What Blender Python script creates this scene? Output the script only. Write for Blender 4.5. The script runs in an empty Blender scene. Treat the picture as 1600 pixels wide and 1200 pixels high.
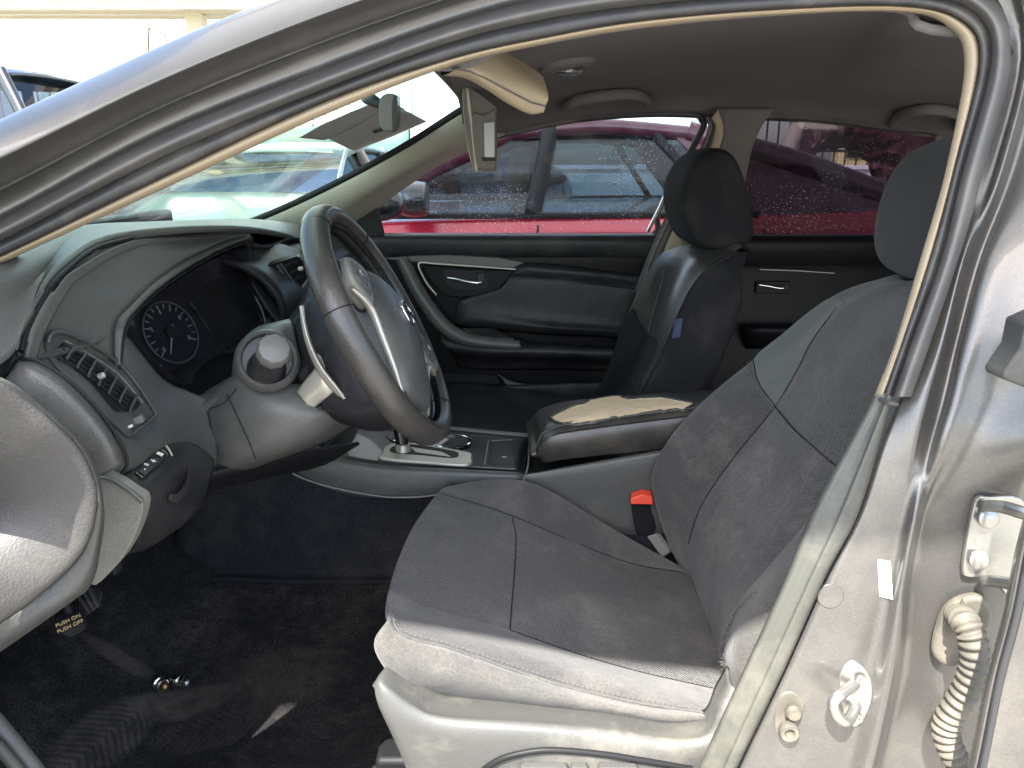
import bpy, bmesh, math, random
from mathutils import Vector, Matrix, noise
from mathutils.bvhtree import BVHTree
random.seed(7)
R = math.radians
SC = bpy.context.scene
COL = SC.collection

# ---------------------------------------------------------------- camera, sky, sun, exposure
PITCH = R(15.8); FPX = 1200.0
CAM = Vector((0.0, -0.65, 1.14))
cd = bpy.data.cameras.new('camera'); cam = bpy.data.objects.new('camera', cd); COL.objects.link(cam)
cam.location = CAM; cam.rotation_euler = (R(90) - PITCH, 0, 0)
cd.sensor_width = 36; cd.sensor_fit = 'HORIZONTAL'; cd.lens = 36 * FPX / 1600
cd.clip_start = 0.02; cd.clip_end = 500
SC.camera = cam
SUN_EL, SUN_AZ = R(51.8), R(205)          # azimuth from +Y, clockwise: the sun stands behind the camera
w = bpy.data.worlds.new('World'); SC.world = w; w.use_nodes = True
nt = w.node_tree; nt.nodes.clear()
sky = nt.nodes.new('ShaderNodeTexSky'); sky.sky_type = 'NISHITA'; sky.sun_disc = False
sky.sun_elevation = SUN_EL; sky.sun_rotation = SUN_AZ; sky.air_density = 1.0; sky.dust_density = 2.0; sky.ozone_density = .8
bg = nt.nodes.new('ShaderNodeBackground'); bg.inputs['Strength'].default_value = 0.15
wo = nt.nodes.new('ShaderNodeOutputWorld')
nt.links.new(sky.outputs[0], bg.inputs[0]); nt.links.new(bg.outputs[0], wo.inputs[0])
sd = bpy.data.lights.new('sun', 'SUN'); sd.energy = 4.2; sd.angle = R(0.5); sd.color = (1, .96, .90)
sun = bpy.data.objects.new('sun', sd); COL.objects.link(sun)
sdir = Vector((math.sin(SUN_AZ) * math.cos(SUN_EL), math.cos(SUN_AZ) * math.cos(SUN_EL), math.sin(SUN_EL)))
sun.rotation_euler = sdir.to_track_quat('Z', 'Y').to_euler(); sun.location = (0, -6, 9)
vs = SC.view_settings; vs.view_transform = 'Standard'; vs.look = 'None'; vs.gamma = 1; vs.exposure = 2.38
vs.use_curve_mapping = False

# ---------------------------------------------------------------- pixel -> place
def ray(px, py):
    x = (px - 800) / FPX; y = (600 - py) / FPX
    return Vector((x, math.cos(PITCH) + y * math.sin(PITCH), -math.sin(PITCH) + y * math.cos(PITCH)))
def W(px, py, Y):
    d = ray(px, py); return CAM + d * ((Y - CAM.y) / d.y)
def Wz(px, py, z):
    d = ray(px, py); return CAM + d * ((z - CAM.z) / d.z)
def P(l): return [W(*p) for p in l]
V = Vector

# ---------------------------------------------------------------- materials
MATS = {}
def mat(name, col, rough=.5, metal=0., var=0., vs=8., bump=0., bs=300., dust=None, dsc=12., damt=.5, spec=.5, coat=0., weave=0., wsc=400., bdist=.002, sheen=0., grain=0., gs=320., wrinkle=0.):
    m = bpy.data.materials.new(name); m.use_nodes = True; t = m.node_tree; n = t.nodes; L = t.links
    b = n['Principled BSDF']; b.inputs['Roughness'].default_value = rough; b.inputs['Metallic'].default_value = metal
    b.inputs['Specular IOR Level'].default_value = spec; b.inputs['Coat Weight'].default_value = coat
    b.inputs['Base Color'].default_value = (*col, 1)
    if sheen: b.inputs['Sheen Weight'].default_value = sheen
    tc = n.new('ShaderNodeTexCoord'); src = None
    co = tc.outputs['Object']
    if var:
        no = n.new('ShaderNodeTexNoise'); no.inputs['Scale'].default_value = vs; no.inputs['Detail'].default_value = 6
        L.new(co, no.inputs['Vector'])
        mx = n.new('ShaderNodeMix'); mx.data_type = 'RGBA'
        mx.inputs[6].default_value = (*[c * (1 - var) for c in col], 1); mx.inputs[7].default_value = (*[min(1, c * (1 + var)) for c in col], 1)
        L.new(no.outputs['Fac'], mx.inputs[0]); src = mx.outputs[2]
    if dust:
        no2 = n.new('ShaderNodeTexNoise'); no2.inputs['Scale'].default_value = dsc; no2.inputs['Detail'].default_value = 10; no2.inputs['Roughness'].default_value = .7
        L.new(co, no2.inputs['Vector'])
        rp = n.new('ShaderNodeValToRGB'); rp.color_ramp.elements[0].position = .48; rp.color_ramp.elements[1].position = .78
        rp.color_ramp.elements[0].color = (0, 0, 0, 1); rp.color_ramp.elements[1].color = (damt, damt, damt, 1)
        L.new(no2.outputs['Fac'], rp.inputs[0])
        mx2 = n.new('ShaderNodeMix'); mx2.data_type = 'RGBA'; mx2.inputs[6].default_value = (*col, 1); mx2.inputs[7].default_value = (*dust, 1)
        if src: L.new(src, mx2.inputs[6])
        L.new(rp.outputs[0], mx2.inputs[0]); src = mx2.outputs[2]
        rr = n.new('ShaderNodeMath'); rr.operation = 'MULTIPLY_ADD'; rr.inputs[1].default_value = .3; rr.inputs[2].default_value = rough
        L.new(rp.outputs[0], rr.inputs[0]); L.new(rr.outputs[0], b.inputs['Roughness'])
    if grain:
        ng = n.new('ShaderNodeTexNoise'); ng.inputs['Scale'].default_value = gs; ng.inputs['Detail'].default_value = 3; ng.inputs['Roughness'].default_value = .7
        L.new(co, ng.inputs['Vector'])
        mr_ = n.new('ShaderNodeMapRange'); mr_.inputs[1].default_value = .3; mr_.inputs[2].default_value = .7; mr_.inputs[3].default_value = 1 - grain; mr_.inputs[4].default_value = 1 + grain
        L.new(ng.outputs['Fac'], mr_.inputs[0])
        mg = n.new('ShaderNodeMix'); mg.data_type = 'RGBA'; mg.blend_type = 'MULTIPLY'; mg.inputs[0].default_value = 1; mg.inputs[6].default_value = (*col, 1)
        if src: L.new(src, mg.inputs[6])
        L.new(mr_.outputs[0], mg.inputs[7]); src = mg.outputs[2]
    h = None
    if bump:
        vo = n.new('ShaderNodeTexVoronoi'); vo.inputs['Scale'].default_value = bs; L.new(co, vo.inputs['Vector']); h = vo.outputs['Distance']
    if weave:
        wv = n.new('ShaderNodeTexWave'); wv.inputs['Scale'].default_value = wsc; wv.inputs['Distortion'].default_value = 1.5; wv.bands_direction = 'DIAGONAL'
        wv.inputs['Detail'].default_value = 2; wv.inputs['Detail Scale'].default_value = 3
        L.new(co, wv.inputs['Vector'])
        n3 = n.new('ShaderNodeTexNoise'); n3.inputs['Scale'].default_value = wsc * 2.2; n3.inputs['Detail'].default_value = 3; L.new(co, n3.inputs['Vector'])
        ad = n.new('ShaderNodeMath'); ad.operation = 'ADD'; L.new(wv.outputs['Fac'], ad.inputs[0]); L.new(n3.outputs['Fac'], ad.inputs[1]); h = ad.outputs[0]
    if h is not None:
        bp = n.new('ShaderNodeBump'); bp.inputs['Strength'].default_value = bump or weave; bp.inputs['Distance'].default_value = bdist
        L.new(h, bp.inputs['Height']); L.new(bp.outputs[0], b.inputs['Normal'])
        if wrinkle:
            nw = n.new('ShaderNodeTexNoise'); nw.inputs['Scale'].default_value = 11; nw.inputs['Detail'].default_value = 3; nw.inputs['Distortion'].default_value = 1.6; L.new(co, nw.inputs['Vector'])
            bw = n.new('ShaderNodeBump'); bw.inputs['Strength'].default_value = wrinkle; bw.inputs['Distance'].default_value = .012; L.new(nw.outputs['Fac'], bw.inputs['Height']); L.new(bw.outputs[0], bp.inputs['Normal'])
    if src: L.new(src, b.inputs['Base Color'])
    MATS[name] = m; return m

def glass(name, tint, refl=.08, fres=.5, specks=0., sscale=90., haze=0., streak=0., dirt=(.75, .76, .78)):
    m = bpy.data.materials.new(name); m.use_nodes = True; t = m.node_tree; n = t.nodes; L = t.links; n.clear()
    out = n.new('ShaderNodeOutputMaterial'); tr = n.new('ShaderNodeBsdfTransparent'); tr.inputs[0].default_value = (*tint, 1)
    gl = n.new('ShaderNodeBsdfGlossy'); gl.inputs['Roughness'].default_value = .03
    lw = n.new('ShaderNodeLayerWeight'); lw.inputs['Blend'].default_value = .35
    mm = n.new('ShaderNodeMath'); mm.operation = 'MULTIPLY_ADD'; mm.inputs[1].default_value = fres; mm.inputs[2].default_value = refl
    L.new(lw.outputs['Fresnel'], mm.inputs[0])
    mx = n.new('ShaderNodeMixShader'); L.new(mm.outputs[0], mx.inputs[0]); L.new(tr.outputs[0], mx.inputs[1]); L.new(gl.outputs[0], mx.inputs[2])
    last = mx.outputs[0]
    if specks or haze:
        tc = n.new('ShaderNodeTexCoord'); df = n.new('ShaderNodeBsdfDiffuse'); df.inputs[0].default_value = (*dirt, 1)
        tl = n.new('ShaderNodeBsdfTranslucent'); tl.inputs[0].default_value = (*dirt, 1)
        sm = n.new('ShaderNodeMixShader'); sm.inputs[0].default_value = .6; L.new(df.outputs[0], sm.inputs[1]); L.new(tl.outputs[0], sm.inputs[2])
        vo = n.new('ShaderNodeTexVoronoi'); vo.inputs['Scale'].default_value = sscale; L.new(tc.outputs['Object'], vo.inputs['Vector'])
        lt = n.new('ShaderNodeMath'); lt.operation = 'LESS_THAN'; lt.inputs[1].default_value = .16; L.new(vo.outputs['Distance'], lt.inputs[0])
        no = n.new('ShaderNodeTexNoise'); no.inputs['Scale'].default_value = 5; no.inputs['Detail'].default_value = 8; L.new(tc.outputs['Object'], no.inputs['Vector'])
        rp = n.new('ShaderNodeValToRGB'); rp.color_ramp.elements[0].position = .42; rp.color_ramp.elements[1].position = .68; L.new(no.outputs['Fac'], rp.inputs[0])
        sp = n.new('ShaderNodeMath'); sp.operation = 'MULTIPLY'; L.new(lt.outputs[0], sp.inputs[0]); L.new(rp.outputs[0], sp.inputs[1])
        sa = n.new('ShaderNodeMath'); sa.operation = 'MULTIPLY'; sa.inputs[1].default_value = specks; L.new(sp.outputs[0], sa.inputs[0])
        ha = n.new('ShaderNodeMath'); ha.operation = 'MULTIPLY_ADD'; ha.inputs[1].default_value = haze; L.new(rp.outputs[0], ha.inputs[0]); L.new(sa.outputs[0], ha.inputs[2])
        mp = n.new('ShaderNodeMapping'); mp.inputs['Scale'].default_value = (60, 60, 2); L.new(tc.outputs['Object'], mp.inputs['Vector'])
        n2 = n.new('ShaderNodeTexNoise'); n2.inputs['Scale'].default_value = 1; n2.inputs['Detail'].default_value = 3; L.new(mp.outputs[0], n2.inputs['Vector'])
        r2 = n.new('ShaderNodeValToRGB'); r2.color_ramp.elements[0].position = .62; r2.color_ramp.elements[1].position = .75; L.new(n2.outputs['Fac'], r2.inputs[0])
        ha2 = n.new('ShaderNodeMath'); ha2.operation = 'MULTIPLY_ADD'; ha2.inputs[1].default_value = streak; L.new(r2.outputs[0], ha2.inputs[0]); L.new(ha.outputs[0], ha2.inputs[2])
        m2 = n.new('ShaderNodeMixShader'); L.new(ha2.outputs[0], m2.inputs[0]); L.new(last, m2.inputs[1]); L.new(sm.outputs[0], m2.inputs[2]); last = m2.outputs[0]
    L.new(last, out.inputs[0]); MATS[name] = m; return m

def sheet(name, col, k):
    """corrugated plastic sheet that lets some daylight through"""
    m = bpy.data.materials.new(name); m.use_nodes = True; t = m.node_tree; n = t.nodes; n.clear(); o = n.new('ShaderNodeOutputMaterial'); d = n.new('ShaderNodeBsdfDiffuse'); r = n.new('ShaderNodeBsdfTranslucent'); x = n.new('ShaderNodeMixShader')
    d.inputs[0].default_value = (*col, 1); r.inputs[0].default_value = (*col, 1); x.inputs[0].default_value = k
    t.links.new(d.outputs[0], x.inputs[1]); t.links.new(r.outputs[0], x.inputs[2]); t.links.new(x.outputs[0], o.inputs[0]); MATS[name] = m
sheet('sheet_roof', (.62, .63, .62), .45)  # translucency added so the roof gives diffuse overhead fill light
DUST = (.33, .29, .23)
mat('paint', (.120, .115, .107), .33, .6, var=.12, vs=3, dust=(.27, .25, .215), dsc=6, damt=.5, coat=.25, grain=.14, gs=480)
mat('rubber', (.035, .035, .035), .55, dust=DUST, dsc=9, damt=.3)
mat('rubber_skylit', (.085, .083, .08), .5, dust=DUST, dsc=7, damt=.35)  # same rubber as above, lightened to paint in light from the sky
mat('beige', (.33, .265, .18), .6, var=.06, vs=6, bump=.08, bs=900)
mat('far_trim', (.36, .35, .285), .55, var=.06, vs=6, bump=.1, bs=600)
mat('pillar_trim', (.055, .056, .046), .5, var=.06, vs=6, bump=.1, bs=600, dust=DUST, dsc=6, damt=.3, grain=.06)
mat('headliner', (.120, .111, .106), .95, var=.14, vs=5, bump=.3, bs=700, bdist=.001, grain=.12)
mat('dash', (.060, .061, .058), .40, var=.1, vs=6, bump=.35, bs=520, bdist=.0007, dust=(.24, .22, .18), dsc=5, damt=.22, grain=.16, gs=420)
mat('dash_lit', (.088, .091, .084), .40, var=.1, vs=6, bump=.35, bs=520, bdist=.0007, dust=(.24, .22, .18), dsc=5, damt=.22, grain=.16, gs=420)  # lighter copy of the dash plastic, paints in light from the windscreen
mat('dash_dark', (.017, .017, .019), .36, var=.1, bump=.3, bs=500, bdist=.0007, dust=(.16, .15, .13), dsc=8, damt=.2, grain=.25, gs=420, spec=.2)
mat('dash_light', (.15, .147, .13), .5, bump=.4, bs=460, bdist=.0009, dust=DUST, dsc=9, damt=.4, grain=.15)
mat('fabric_black', (.013, .013, .015), .9, var=.14, vs=10, weave=.4, wsc=260, bdist=.0006, grain=.3, dust=(.1, .09, .08), dsc=9, damt=.25, spec=.2)
mat('door_pebble', (.055, .053, .051), .5, bump=.4, bs=520, bdist=.0008, dust=DUST, dsc=9, damt=.15, grain=.1)
mat('gloss_black', (.008, .008, .009), .28, dust=(.2, .19, .17), dsc=14, damt=.12, coat=.4)
mat('black', (.012, .012, .013), .5, spec=.2)
mat('screen', (.012, .012, .018), .2, coat=.2)
mat('leather', (.040, .037, .033), .30, var=.22, vs=9, bump=.3, bs=420, bdist=.0006, dust=(.22, .2, .16), dsc=7, damt=.35, grain=.12)
mat('thread', (.10, .097, .09), .8)
mat('vanity', (.26, .25, .27), .25, spec=.6)
mat('visor_grey', (.085, .068, .056), .6, bump=.2, bs=500)
mat('silver', (.46, .44, .38), .36, .55, dust=(.4, .36, .28), dsc=12, damt=.3)
mat('chrome', (.75, .75, .75), .12, 1.)
mat('fabric_headrest', (.026, .026, .028), .92, var=.12, vs=10, weave=.4, wsc=240, bdist=.0006, grain=.25, sheen=.1, spec=.3)
mat('fabric', (.047, .045, .044), .92, var=.2, vs=10, weave=.55, wsc=240, bdist=.0009, dust=(.19, .168, .14), dsc=7, damt=.6, sheen=.15, grain=.32, wrinkle=.3)
mat('fabric_insert', (.045, .043, .042), .95, var=.5, vs=9, weave=.9, wsc=130, bdist=.0016, dust=(.19, .168, .145), dsc=6, damt=.7, sheen=.15, grain=.38, gs=260, wrinkle=.35)
mat('fabric_panel', (.066, .073, .067), .75, var=.1, vs=12, weave=.2, wsc=250, bdist=.0005, dust=(.17, .16, .14), dsc=8, damt=.3, sheen=.2, grain=.15)
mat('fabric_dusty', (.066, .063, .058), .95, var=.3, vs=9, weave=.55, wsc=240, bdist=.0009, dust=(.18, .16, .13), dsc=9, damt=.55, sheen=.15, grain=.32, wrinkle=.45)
mat('foam', (.70, .53, .33), .9, var=.2, vs=18, bump=.3, bs=250, bdist=.002, grain=.14, wrinkle=.4)
mat('seat_plastic', (.072, .072, .068), .45, var=.06, bump=.25, bs=500, bdist=.0006, dust=(.36, .33, .26), dsc=6, damt=.45, grain=.06)
mat('carpet', (.036, .036, .039), 1., var=.45, vs=40, weave=1., wsc=180, bdist=.005, dust=(.17, .15, .125), dsc=5, damt=.65, grain=.7, gs=260, spec=.15)
mat('carpet_side', (.017, .018, .022), .95, var=.3, vs=30, weave=.6, wsc=220, bdist=.002, dust=(.12, .11, .1), dsc=6, damt=.3, grain=.5, spec=.2)
mat('red_plastic', (.62, .06, .03), .4)
mat('stalk_grey', (.10, .098, .09), .45, bump=.2, bs=500, bdist=.0005, dust=DUST, dsc=20, damt=.2)
mat('white', (.82, .82, .80), .6)
mat('print', (.62, .60, .55), .6)
mat('print_dim', (.16, .16, .155), .6)
mat('overlay', (.52, .55, .52), .85, var=.08, vs=9)
mat('door_black', (.006, .006, .007), .38, bump=.25, bs=500, bdist=.0006, grain=.2, spec=.12)
mat('amber', (.70, .52, .25), .6)
mat('blue_tag', (.03, .042, .085), .7, var=.3, vs=80)
mat('zinc', (.36, .355, .33), .33, .85, var=.3, vs=30, dust=(.22, .19, .14), dsc=25, damt=.7)
mat('boot_rubber', (.085, .077, .06), .6, var=.15, vs=20, dust=(.28, .24, .17), dsc=15, damt=.6)
mat('grommet', (.09, .082, .065), .65, var=.15, vs=20, dust=(.3, .26, .19), dsc=15, damt=.6)
mat('steel', (.5, .5, .5), .25, 1., dust=(.2, .17, .13), dsc=40, damt=.4)
mat('brass', (.45, .28, .14), .35, 1.)
mat('red_paint', (.44, .008, .034), .22, .1, coat=.8, dust=(.4, .3, .28), dsc=3, damt=.08)
mat('red_dark_reflection', (.075, .012, .03), .28, .2, coat=.6, dust=(.3, .25, .3), dsc=5, damt=.25)  # darkened copy of the red paint, stands in for a dark reflection
mat('white_paint', (.40, .42, .41), .3, coat=.5, dust=(.5, .48, .4), dsc=3, damt=.2)
mat('dark_paint', (.03, .032, .035), .3, .4, coat=.6)
mat('teal_paint', (.10, .14, .13), .3, .1, coat=.5)
mat('silver_paint', (.16, .18, .17), .35, .4, coat=.4)
mat('tyre', (.02, .02, .02), .85)
mat('concrete', (.34, .325, .295), .9, var=.2, vs=1.5, bump=.4, bs=60, bdist=.01, dust=(.3, .27, .22), dsc=.8, damt=.4)
mat('wall_white', (.80, .81, .82), .9, var=.06, vs=2, bump=.2, bs=80, bdist=.004)
mat('wall_yellow', (.78, .66, .32), .85, var=.1, vs=3)
mat('green_mesh', (.10, .19, .16), .9, var=.25, vs=3, weave=.5, wsc=40, bdist=.01)
mat('iron', (.02, .02, .02), .5)
mat('post_beige', (.48, .42, .28), .6, var=.15, vs=4)
mat('roof_sheet', (.45, .45, .43), .5, .3, var=.1, vs=2)
mat('sheet_grey', (.20, .21, .20), .7, var=.1, vs=4)
mat('maroon', (.07, .014, .022), .55, var=.3, vs=9, bump=.6, bs=9, bdist=.06)
mat('stone', (.42, .38, .32), .85, var=.25, vs=6)
glass('windscreen_glass', (.66, .83, .72), .05, specks=.6, sscale=150, haze=.40, streak=.12, dirt=(.62, .70, .58))
glass('window_glass', (.86, .90, .92), .015, specks=.5, sscale=110, haze=.012, streak=.05)
glass('rear_glass', (.25, .23, .26), .04, specks=.5, sscale=110, haze=.015, streak=.03)
glass('car_glass', (.40, .46, .50), .03, .25)
glass('lamp_glass', (.8, .8, .78), .1)
glass('cluster_glass', (.85, .85, .9), .03)

# ---------------------------------------------------------------- mesh helpers
GEO = {}          # object name -> BVH of its raw mesh in world space
def origin(o):
    p = V((0, 0, 0))
    while o is not None: p = p + o.location; o = o.parent
    return p
def mk(name, verts, faces, m, parent=None, smooth=True, ang=None, at=None):
    verts = [V(v) for v in verts]
    lo = V((min(v.x for v in verts), min(v.y for v in verts), min(v.z for v in verts)))
    hi = V((max(v.x for v in verts), max(v.y for v in verts), max(v.z for v in verts)))
    c = at or (lo + hi) / 2
    me = bpy.data.meshes.new(name); me.from_pydata([v - c for v in verts], [], faces); me.update()
    if isinstance(m, str): m = MATS[m]
    me.materials.append(m)
    if smooth: me.polygons.foreach_set('use_smooth', [True] * len(me.polygons))
    o = bpy.data.objects.new(name, me); COL.objects.link(o)
    if parent is not None: o.parent = parent; o.location = c - origin(parent)
    else: o.location = c
    if smooth and ang: me.set_sharp_from_angle(angle=R(ang))
    GEO[o.name] = BVHTree.FromPolygons(verts, faces)
    return o
def solid(o, t, off=-1, bev=0):
    s = o.modifiers.new('solid', 'SOLIDIFY'); s.thickness = t; s.offset = off
    if bev: bevel(o, bev)
    return o
def bevel(o, wd, seg=2, lim=40):
    b = o.modifiers.new('bevel', 'BEVEL'); b.width = wd; b.segments = seg; b.limit_method = 'ANGLE'; b.angle_limit = R(lim); b.harden_normals = False
    return o
def hit0(px, py, objs):
    d = ray(px, py).normalized(); best = None
    for o in (objs if isinstance(objs, (list, tuple)) else [objs]):
        loc, nrm, i, dist = GEO[o.name].ray_cast(CAM, d)
        if loc is not None and (best is None or dist < best[2]):
            if nrm.dot(d) > 0: nrm = -nrm
            best = (loc, nrm, dist)
    return best
def hit(px, py, objs, off=0.):
    """where the sight line through a pixel meets a surface; just past its rim, the surface's plane is continued"""
    b = hit0(px, py, objs)
    if b: return (b[0] + b[1] * off, b[1], b[2])
    for r in (4, 8, 14, 22, 34, 50):
        for k in range(12):
            h = hit0(px + r * math.cos(k * math.pi / 6), py + r * math.sin(k * math.pi / 6), objs)
            if h:
                d = ray(px, py).normalized(); dn = d.dot(h[1]); t = (h[0] - CAM).dot(h[1]) / dn if abs(dn) > .15 else h[2]
                if abs(t - h[2]) > .06: t = h[2]
                return (CAM + d * t + h[1] * off, h[1], t)
    raise ValueError('no surface at %s %s' % (px, py))
def hits(l, objs, off=0., n=0):
    pts = [V((a[0], a[1], 0)) for a in l]
    if n: pts = cr(pts, n)
    r = [hit(p.x, p.y, objs, off) for p in pts]
    return [x[0] for x in r if x]
def cr1(p0, p1, p2, p3, t):
    return .5 * ((2 * p1) + (p2 - p0) * t + (2 * p0 - 5 * p1 + 4 * p2 - p3) * t * t + (3 * p1 - p0 - 3 * p2 + p3) * t ** 3)
def cr(pts, n, closed=False):
    """catmull-rom through pts by index, n samples in all (n+1 if open)"""
    k = len(pts); out = []
    if closed:
        for i in range(n):
            u = i * k / n; a = int(u); t = u - a
            out.append(cr1(pts[(a - 1) % k], pts[a % k], pts[(a + 1) % k], pts[(a + 2) % k], t))
        return out
    for i in range(n + 1):
        u = i * (k - 1) / n; a = min(int(u), k - 2); t = u - a
        p0 = pts[a - 1] if a > 0 else 2 * pts[0] - pts[1]
        p3 = pts[a + 2] if a + 2 < k else 2 * pts[-1] - pts[-2]
        out.append(cr1(p0, pts[a], pts[a + 1], p3, t))
    return out
def grid_faces(nu, nv, closed_u=False, closed_v=False):
    f = []
    for j in range(nv if closed_v else nv - 1):
        for i in range(nu if closed_u else nu - 1):
            f.append((j * nu + i, j * nu + (i + 1) % nu, ((j + 1) % nv) * nu + (i + 1) % nu, ((j + 1) % nv) * nu + i))
    return f
def loft(name, rows, m, parent=None, nu=None, nv=4, thick=0, sharp=False, face=True, bev=0, ang=None, wob=0):
    nu = nu or 4 * (len(rows[0]) - 1)
    rs = [cr(r, nu) for r in rows]
    cols = []
    for i in range(nu + 1):
        c = [r[i] for r in rs]
        if sharp or len(c) == 2:
            o = []
            for j in range(len(c) - 1):
                o += [c[j].lerp(c[j + 1], k / nv) for k in range(nv)]
            o.append(c[-1])
        else: o = cr(c, nv * (len(c) - 1))
        cols.append(o)
    nr = len(cols[0])
    verts = [cols[i][j] for j in range(nr) for i in range(nu + 1)]
    if wob: verts = [v + noise.noise_vector(v * 18) * wob for v in verts]
    faces = grid_faces(nu + 1, nr)
    if face:
        s = 0
        for f in faces[::max(1, len(faces) // 60)]:
            a, b, c, d = [verts[i] for i in f]; nrm = (c - a).cross(d - b); s += nrm.dot(CAM - (a + c) / 2)
        if s < 0: faces = [f[::-1] for f in faces]
    ob = mk(name, verts, faces, m, parent, ang=ang or (35 if sharp else None))
    if thick: solid(ob, thick)
    if bev: bevel(ob, bev)
    return ob
def ring_loft(name, rings, m, parent=None, n=24, nv=3, caps=True, closed_v=False, wob=0):
    rs = [cr(r, n, True) for r in rings]
    cols = []
    for i in range(n):
        c = [r[i] for r in rs]
        cols.append(cr(c, nv * len(c), True) if closed_v else (cr(c, nv * (len(c) - 1)) if len(c) > 2 else c))
    nr = len(cols[0]); verts = [cols[i][j] for j in range(nr) for i in range(n)]
    if wob: verts = [v + noise.noise_vector(v * 20) * wob for v in verts]
    faces = grid_faces(n, nr, True, closed_v)
    if caps and not closed_v: faces += [tuple(range(n))[::-1], tuple((nr - 1) * n + i for i in range(n))]
    o = mk(name, verts, faces, m, parent, ang=50 if caps else None)
    bm = bmesh.new(); bm.from_mesh(o.data); bmesh.ops.recalc_face_normals(bm, faces=bm.faces); bm.to_mesh(o.data); bm.free()
    return o
def tube_geo(pts, r, n=8, closed=False, flat=1., up=None, caps=True):
    k = len(pts); verts = []; prev = None
    for i, p in enumerate(pts):
        a = pts[(i - 1) % k] if closed or i else p; b = pts[(i + 1) % k] if closed or i < k - 1 else p
        t = (b - a).normalized() if (b - a).length > 1e-9 else V((0, 0, 1))
        if prev is None:
            u = V(up) if up else (V((0, 0, 1)) if abs(t.z) < .9 else V((1, 0, 0)))
        else: u = prev
        u = (u - t * u.dot(t)).normalized(); v = t.cross(u); prev = u
        rr = r[i] if isinstance(r, (list, tuple)) else r
        for q in range(n):
            an = 2 * math.pi * q / n
            verts.append(p + u * math.cos(an) * rr + v * math.sin(an) * rr * flat)
    faces = grid_faces(n, k, True, closed)
    if caps and not closed: faces += [tuple(range(n))[::-1], tuple((k - 1) * n + i for i in range(n))]
    return verts, faces
def tube(name, pts, r, m, parent=None, n=8, closed=False, flat=1., up=None, sub=0):
    if sub: pts = cr(pts, sub, closed)
    if isinstance(r, (list, tuple)) and len(r) != len(pts):
        rv = cr([V((x, 0, 0)) for x in r], len(pts) - (0 if closed else 1), closed); r = [x.x for x in rv]
    v, f = tube_geo(pts, r, n, closed, flat, up)
    return mk(name, v, f, m, parent, ang=50)
def multi(name, geos, m, parent=None, smooth=True):
    vs_, fs = [], []
    for v, f in geos:
        k = len(vs_); vs_ += list(v); fs += [tuple(i + k for i in q) for q in f]
    return mk(name, vs_, fs, m, parent, smooth)
def slab(name, outline, depth, m, parent=None, bev=.002, seg=2, flat=False, ang=30):
    """closed outline (world points) pushed back along depth (Vector)"""
    n = len(outline); verts = list(outline) + [p + depth for p in outline]
    faces = [tuple(range(n)), tuple(range(2 * n - 1, n - 1, -1))] + [(i, i + n, (i + 1) % n + n, (i + 1) % n) for i in range(n)]
    o = mk(name, verts, faces, m, parent, not flat, ang=ang)
    bm = bmesh.new(); bm.from_mesh(o.data); bmesh.ops.recalc_face_normals(bm, faces=bm.faces); bm.to_mesh(o.data); bm.free()
    if bev: bevel(o, bev, seg, 30)
    return o
def slab_px(name, l, Y, m, parent=None, depth=.02, bev=.002, sub=0, seg=2):
    pts = [W(p[0], p[1], p[2] if isinstance(p, tuple) and len(p) > 2 else Y) for p in l]
    if sub: pts = cr(pts, sub, True)
    return slab(name, pts, V((0, depth, 0)), m, parent, bev, seg)
def box_geo(c, s, rot=None):
    c = V(c); h = V(s) / 2; vs_ = []
    for z in (-1, 1):
        for y in (-1, 1):
            for x in (-1, 1):
                q = V((x * h.x, y * h.y, z * h.z)); vs_.append(c + (rot @ q if rot else q))
    return vs_, [(0, 2, 3, 1), (4, 5, 7, 6), (0, 1, 5, 4), (2, 6, 7, 3), (0, 4, 6, 2), (1, 3, 7, 5)]
def box(name, c, s, m, parent=None, bev=.003, rot=None):
    o = mk(name, *box_geo(c, s, rot), m, parent, True, ang=30)
    if bev: bevel(o, bev)
    return o
def frame(nrm, up=(0, 0, 1)):
    z = V(nrm).normalized(); u = V(up); x = u.cross(z)
    if x.length < 1e-4: x = V((1, 0, 0))
    x.normalize(); y = z.cross(x); return Matrix((x, y, z)).transposed()
def lathe(name, c, axis, prof, m, parent=None, n=24):
    """prof: (radius, height along axis)"""
    f = frame(axis, (0, 0, 1) if abs(V(axis).normalized().z) < .9 else (1, 0, 0)); c = V(c); verts = []
    for r, h in prof:
        for i in range(n):
            a = 2 * math.pi * i / n; verts.append(c + f @ V((r * math.cos(a), r * math.sin(a), h)))
    faces = grid_faces(n, len(prof), True) + [tuple(range(n))[::-1], tuple((len(prof) - 1) * n + i for i in range(n))]
    return mk(name, verts, faces, m, parent, ang=35)
def tag(o, label, cat, group=None, kind=None):
    if label: o['label'] = label
    if cat: o['category'] = cat
    if group: o['group'] = group
    if kind: o['kind'] = kind
    return o
def thing(name, loc, label, cat, group=None):
    o = bpy.data.objects.new(name, None); o.empty_display_size = .1; COL.objects.link(o); o.location = loc
    return tag(o, label, cat, group)
def stuff(o): o['kind'] = 'stuff'; return o
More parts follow.
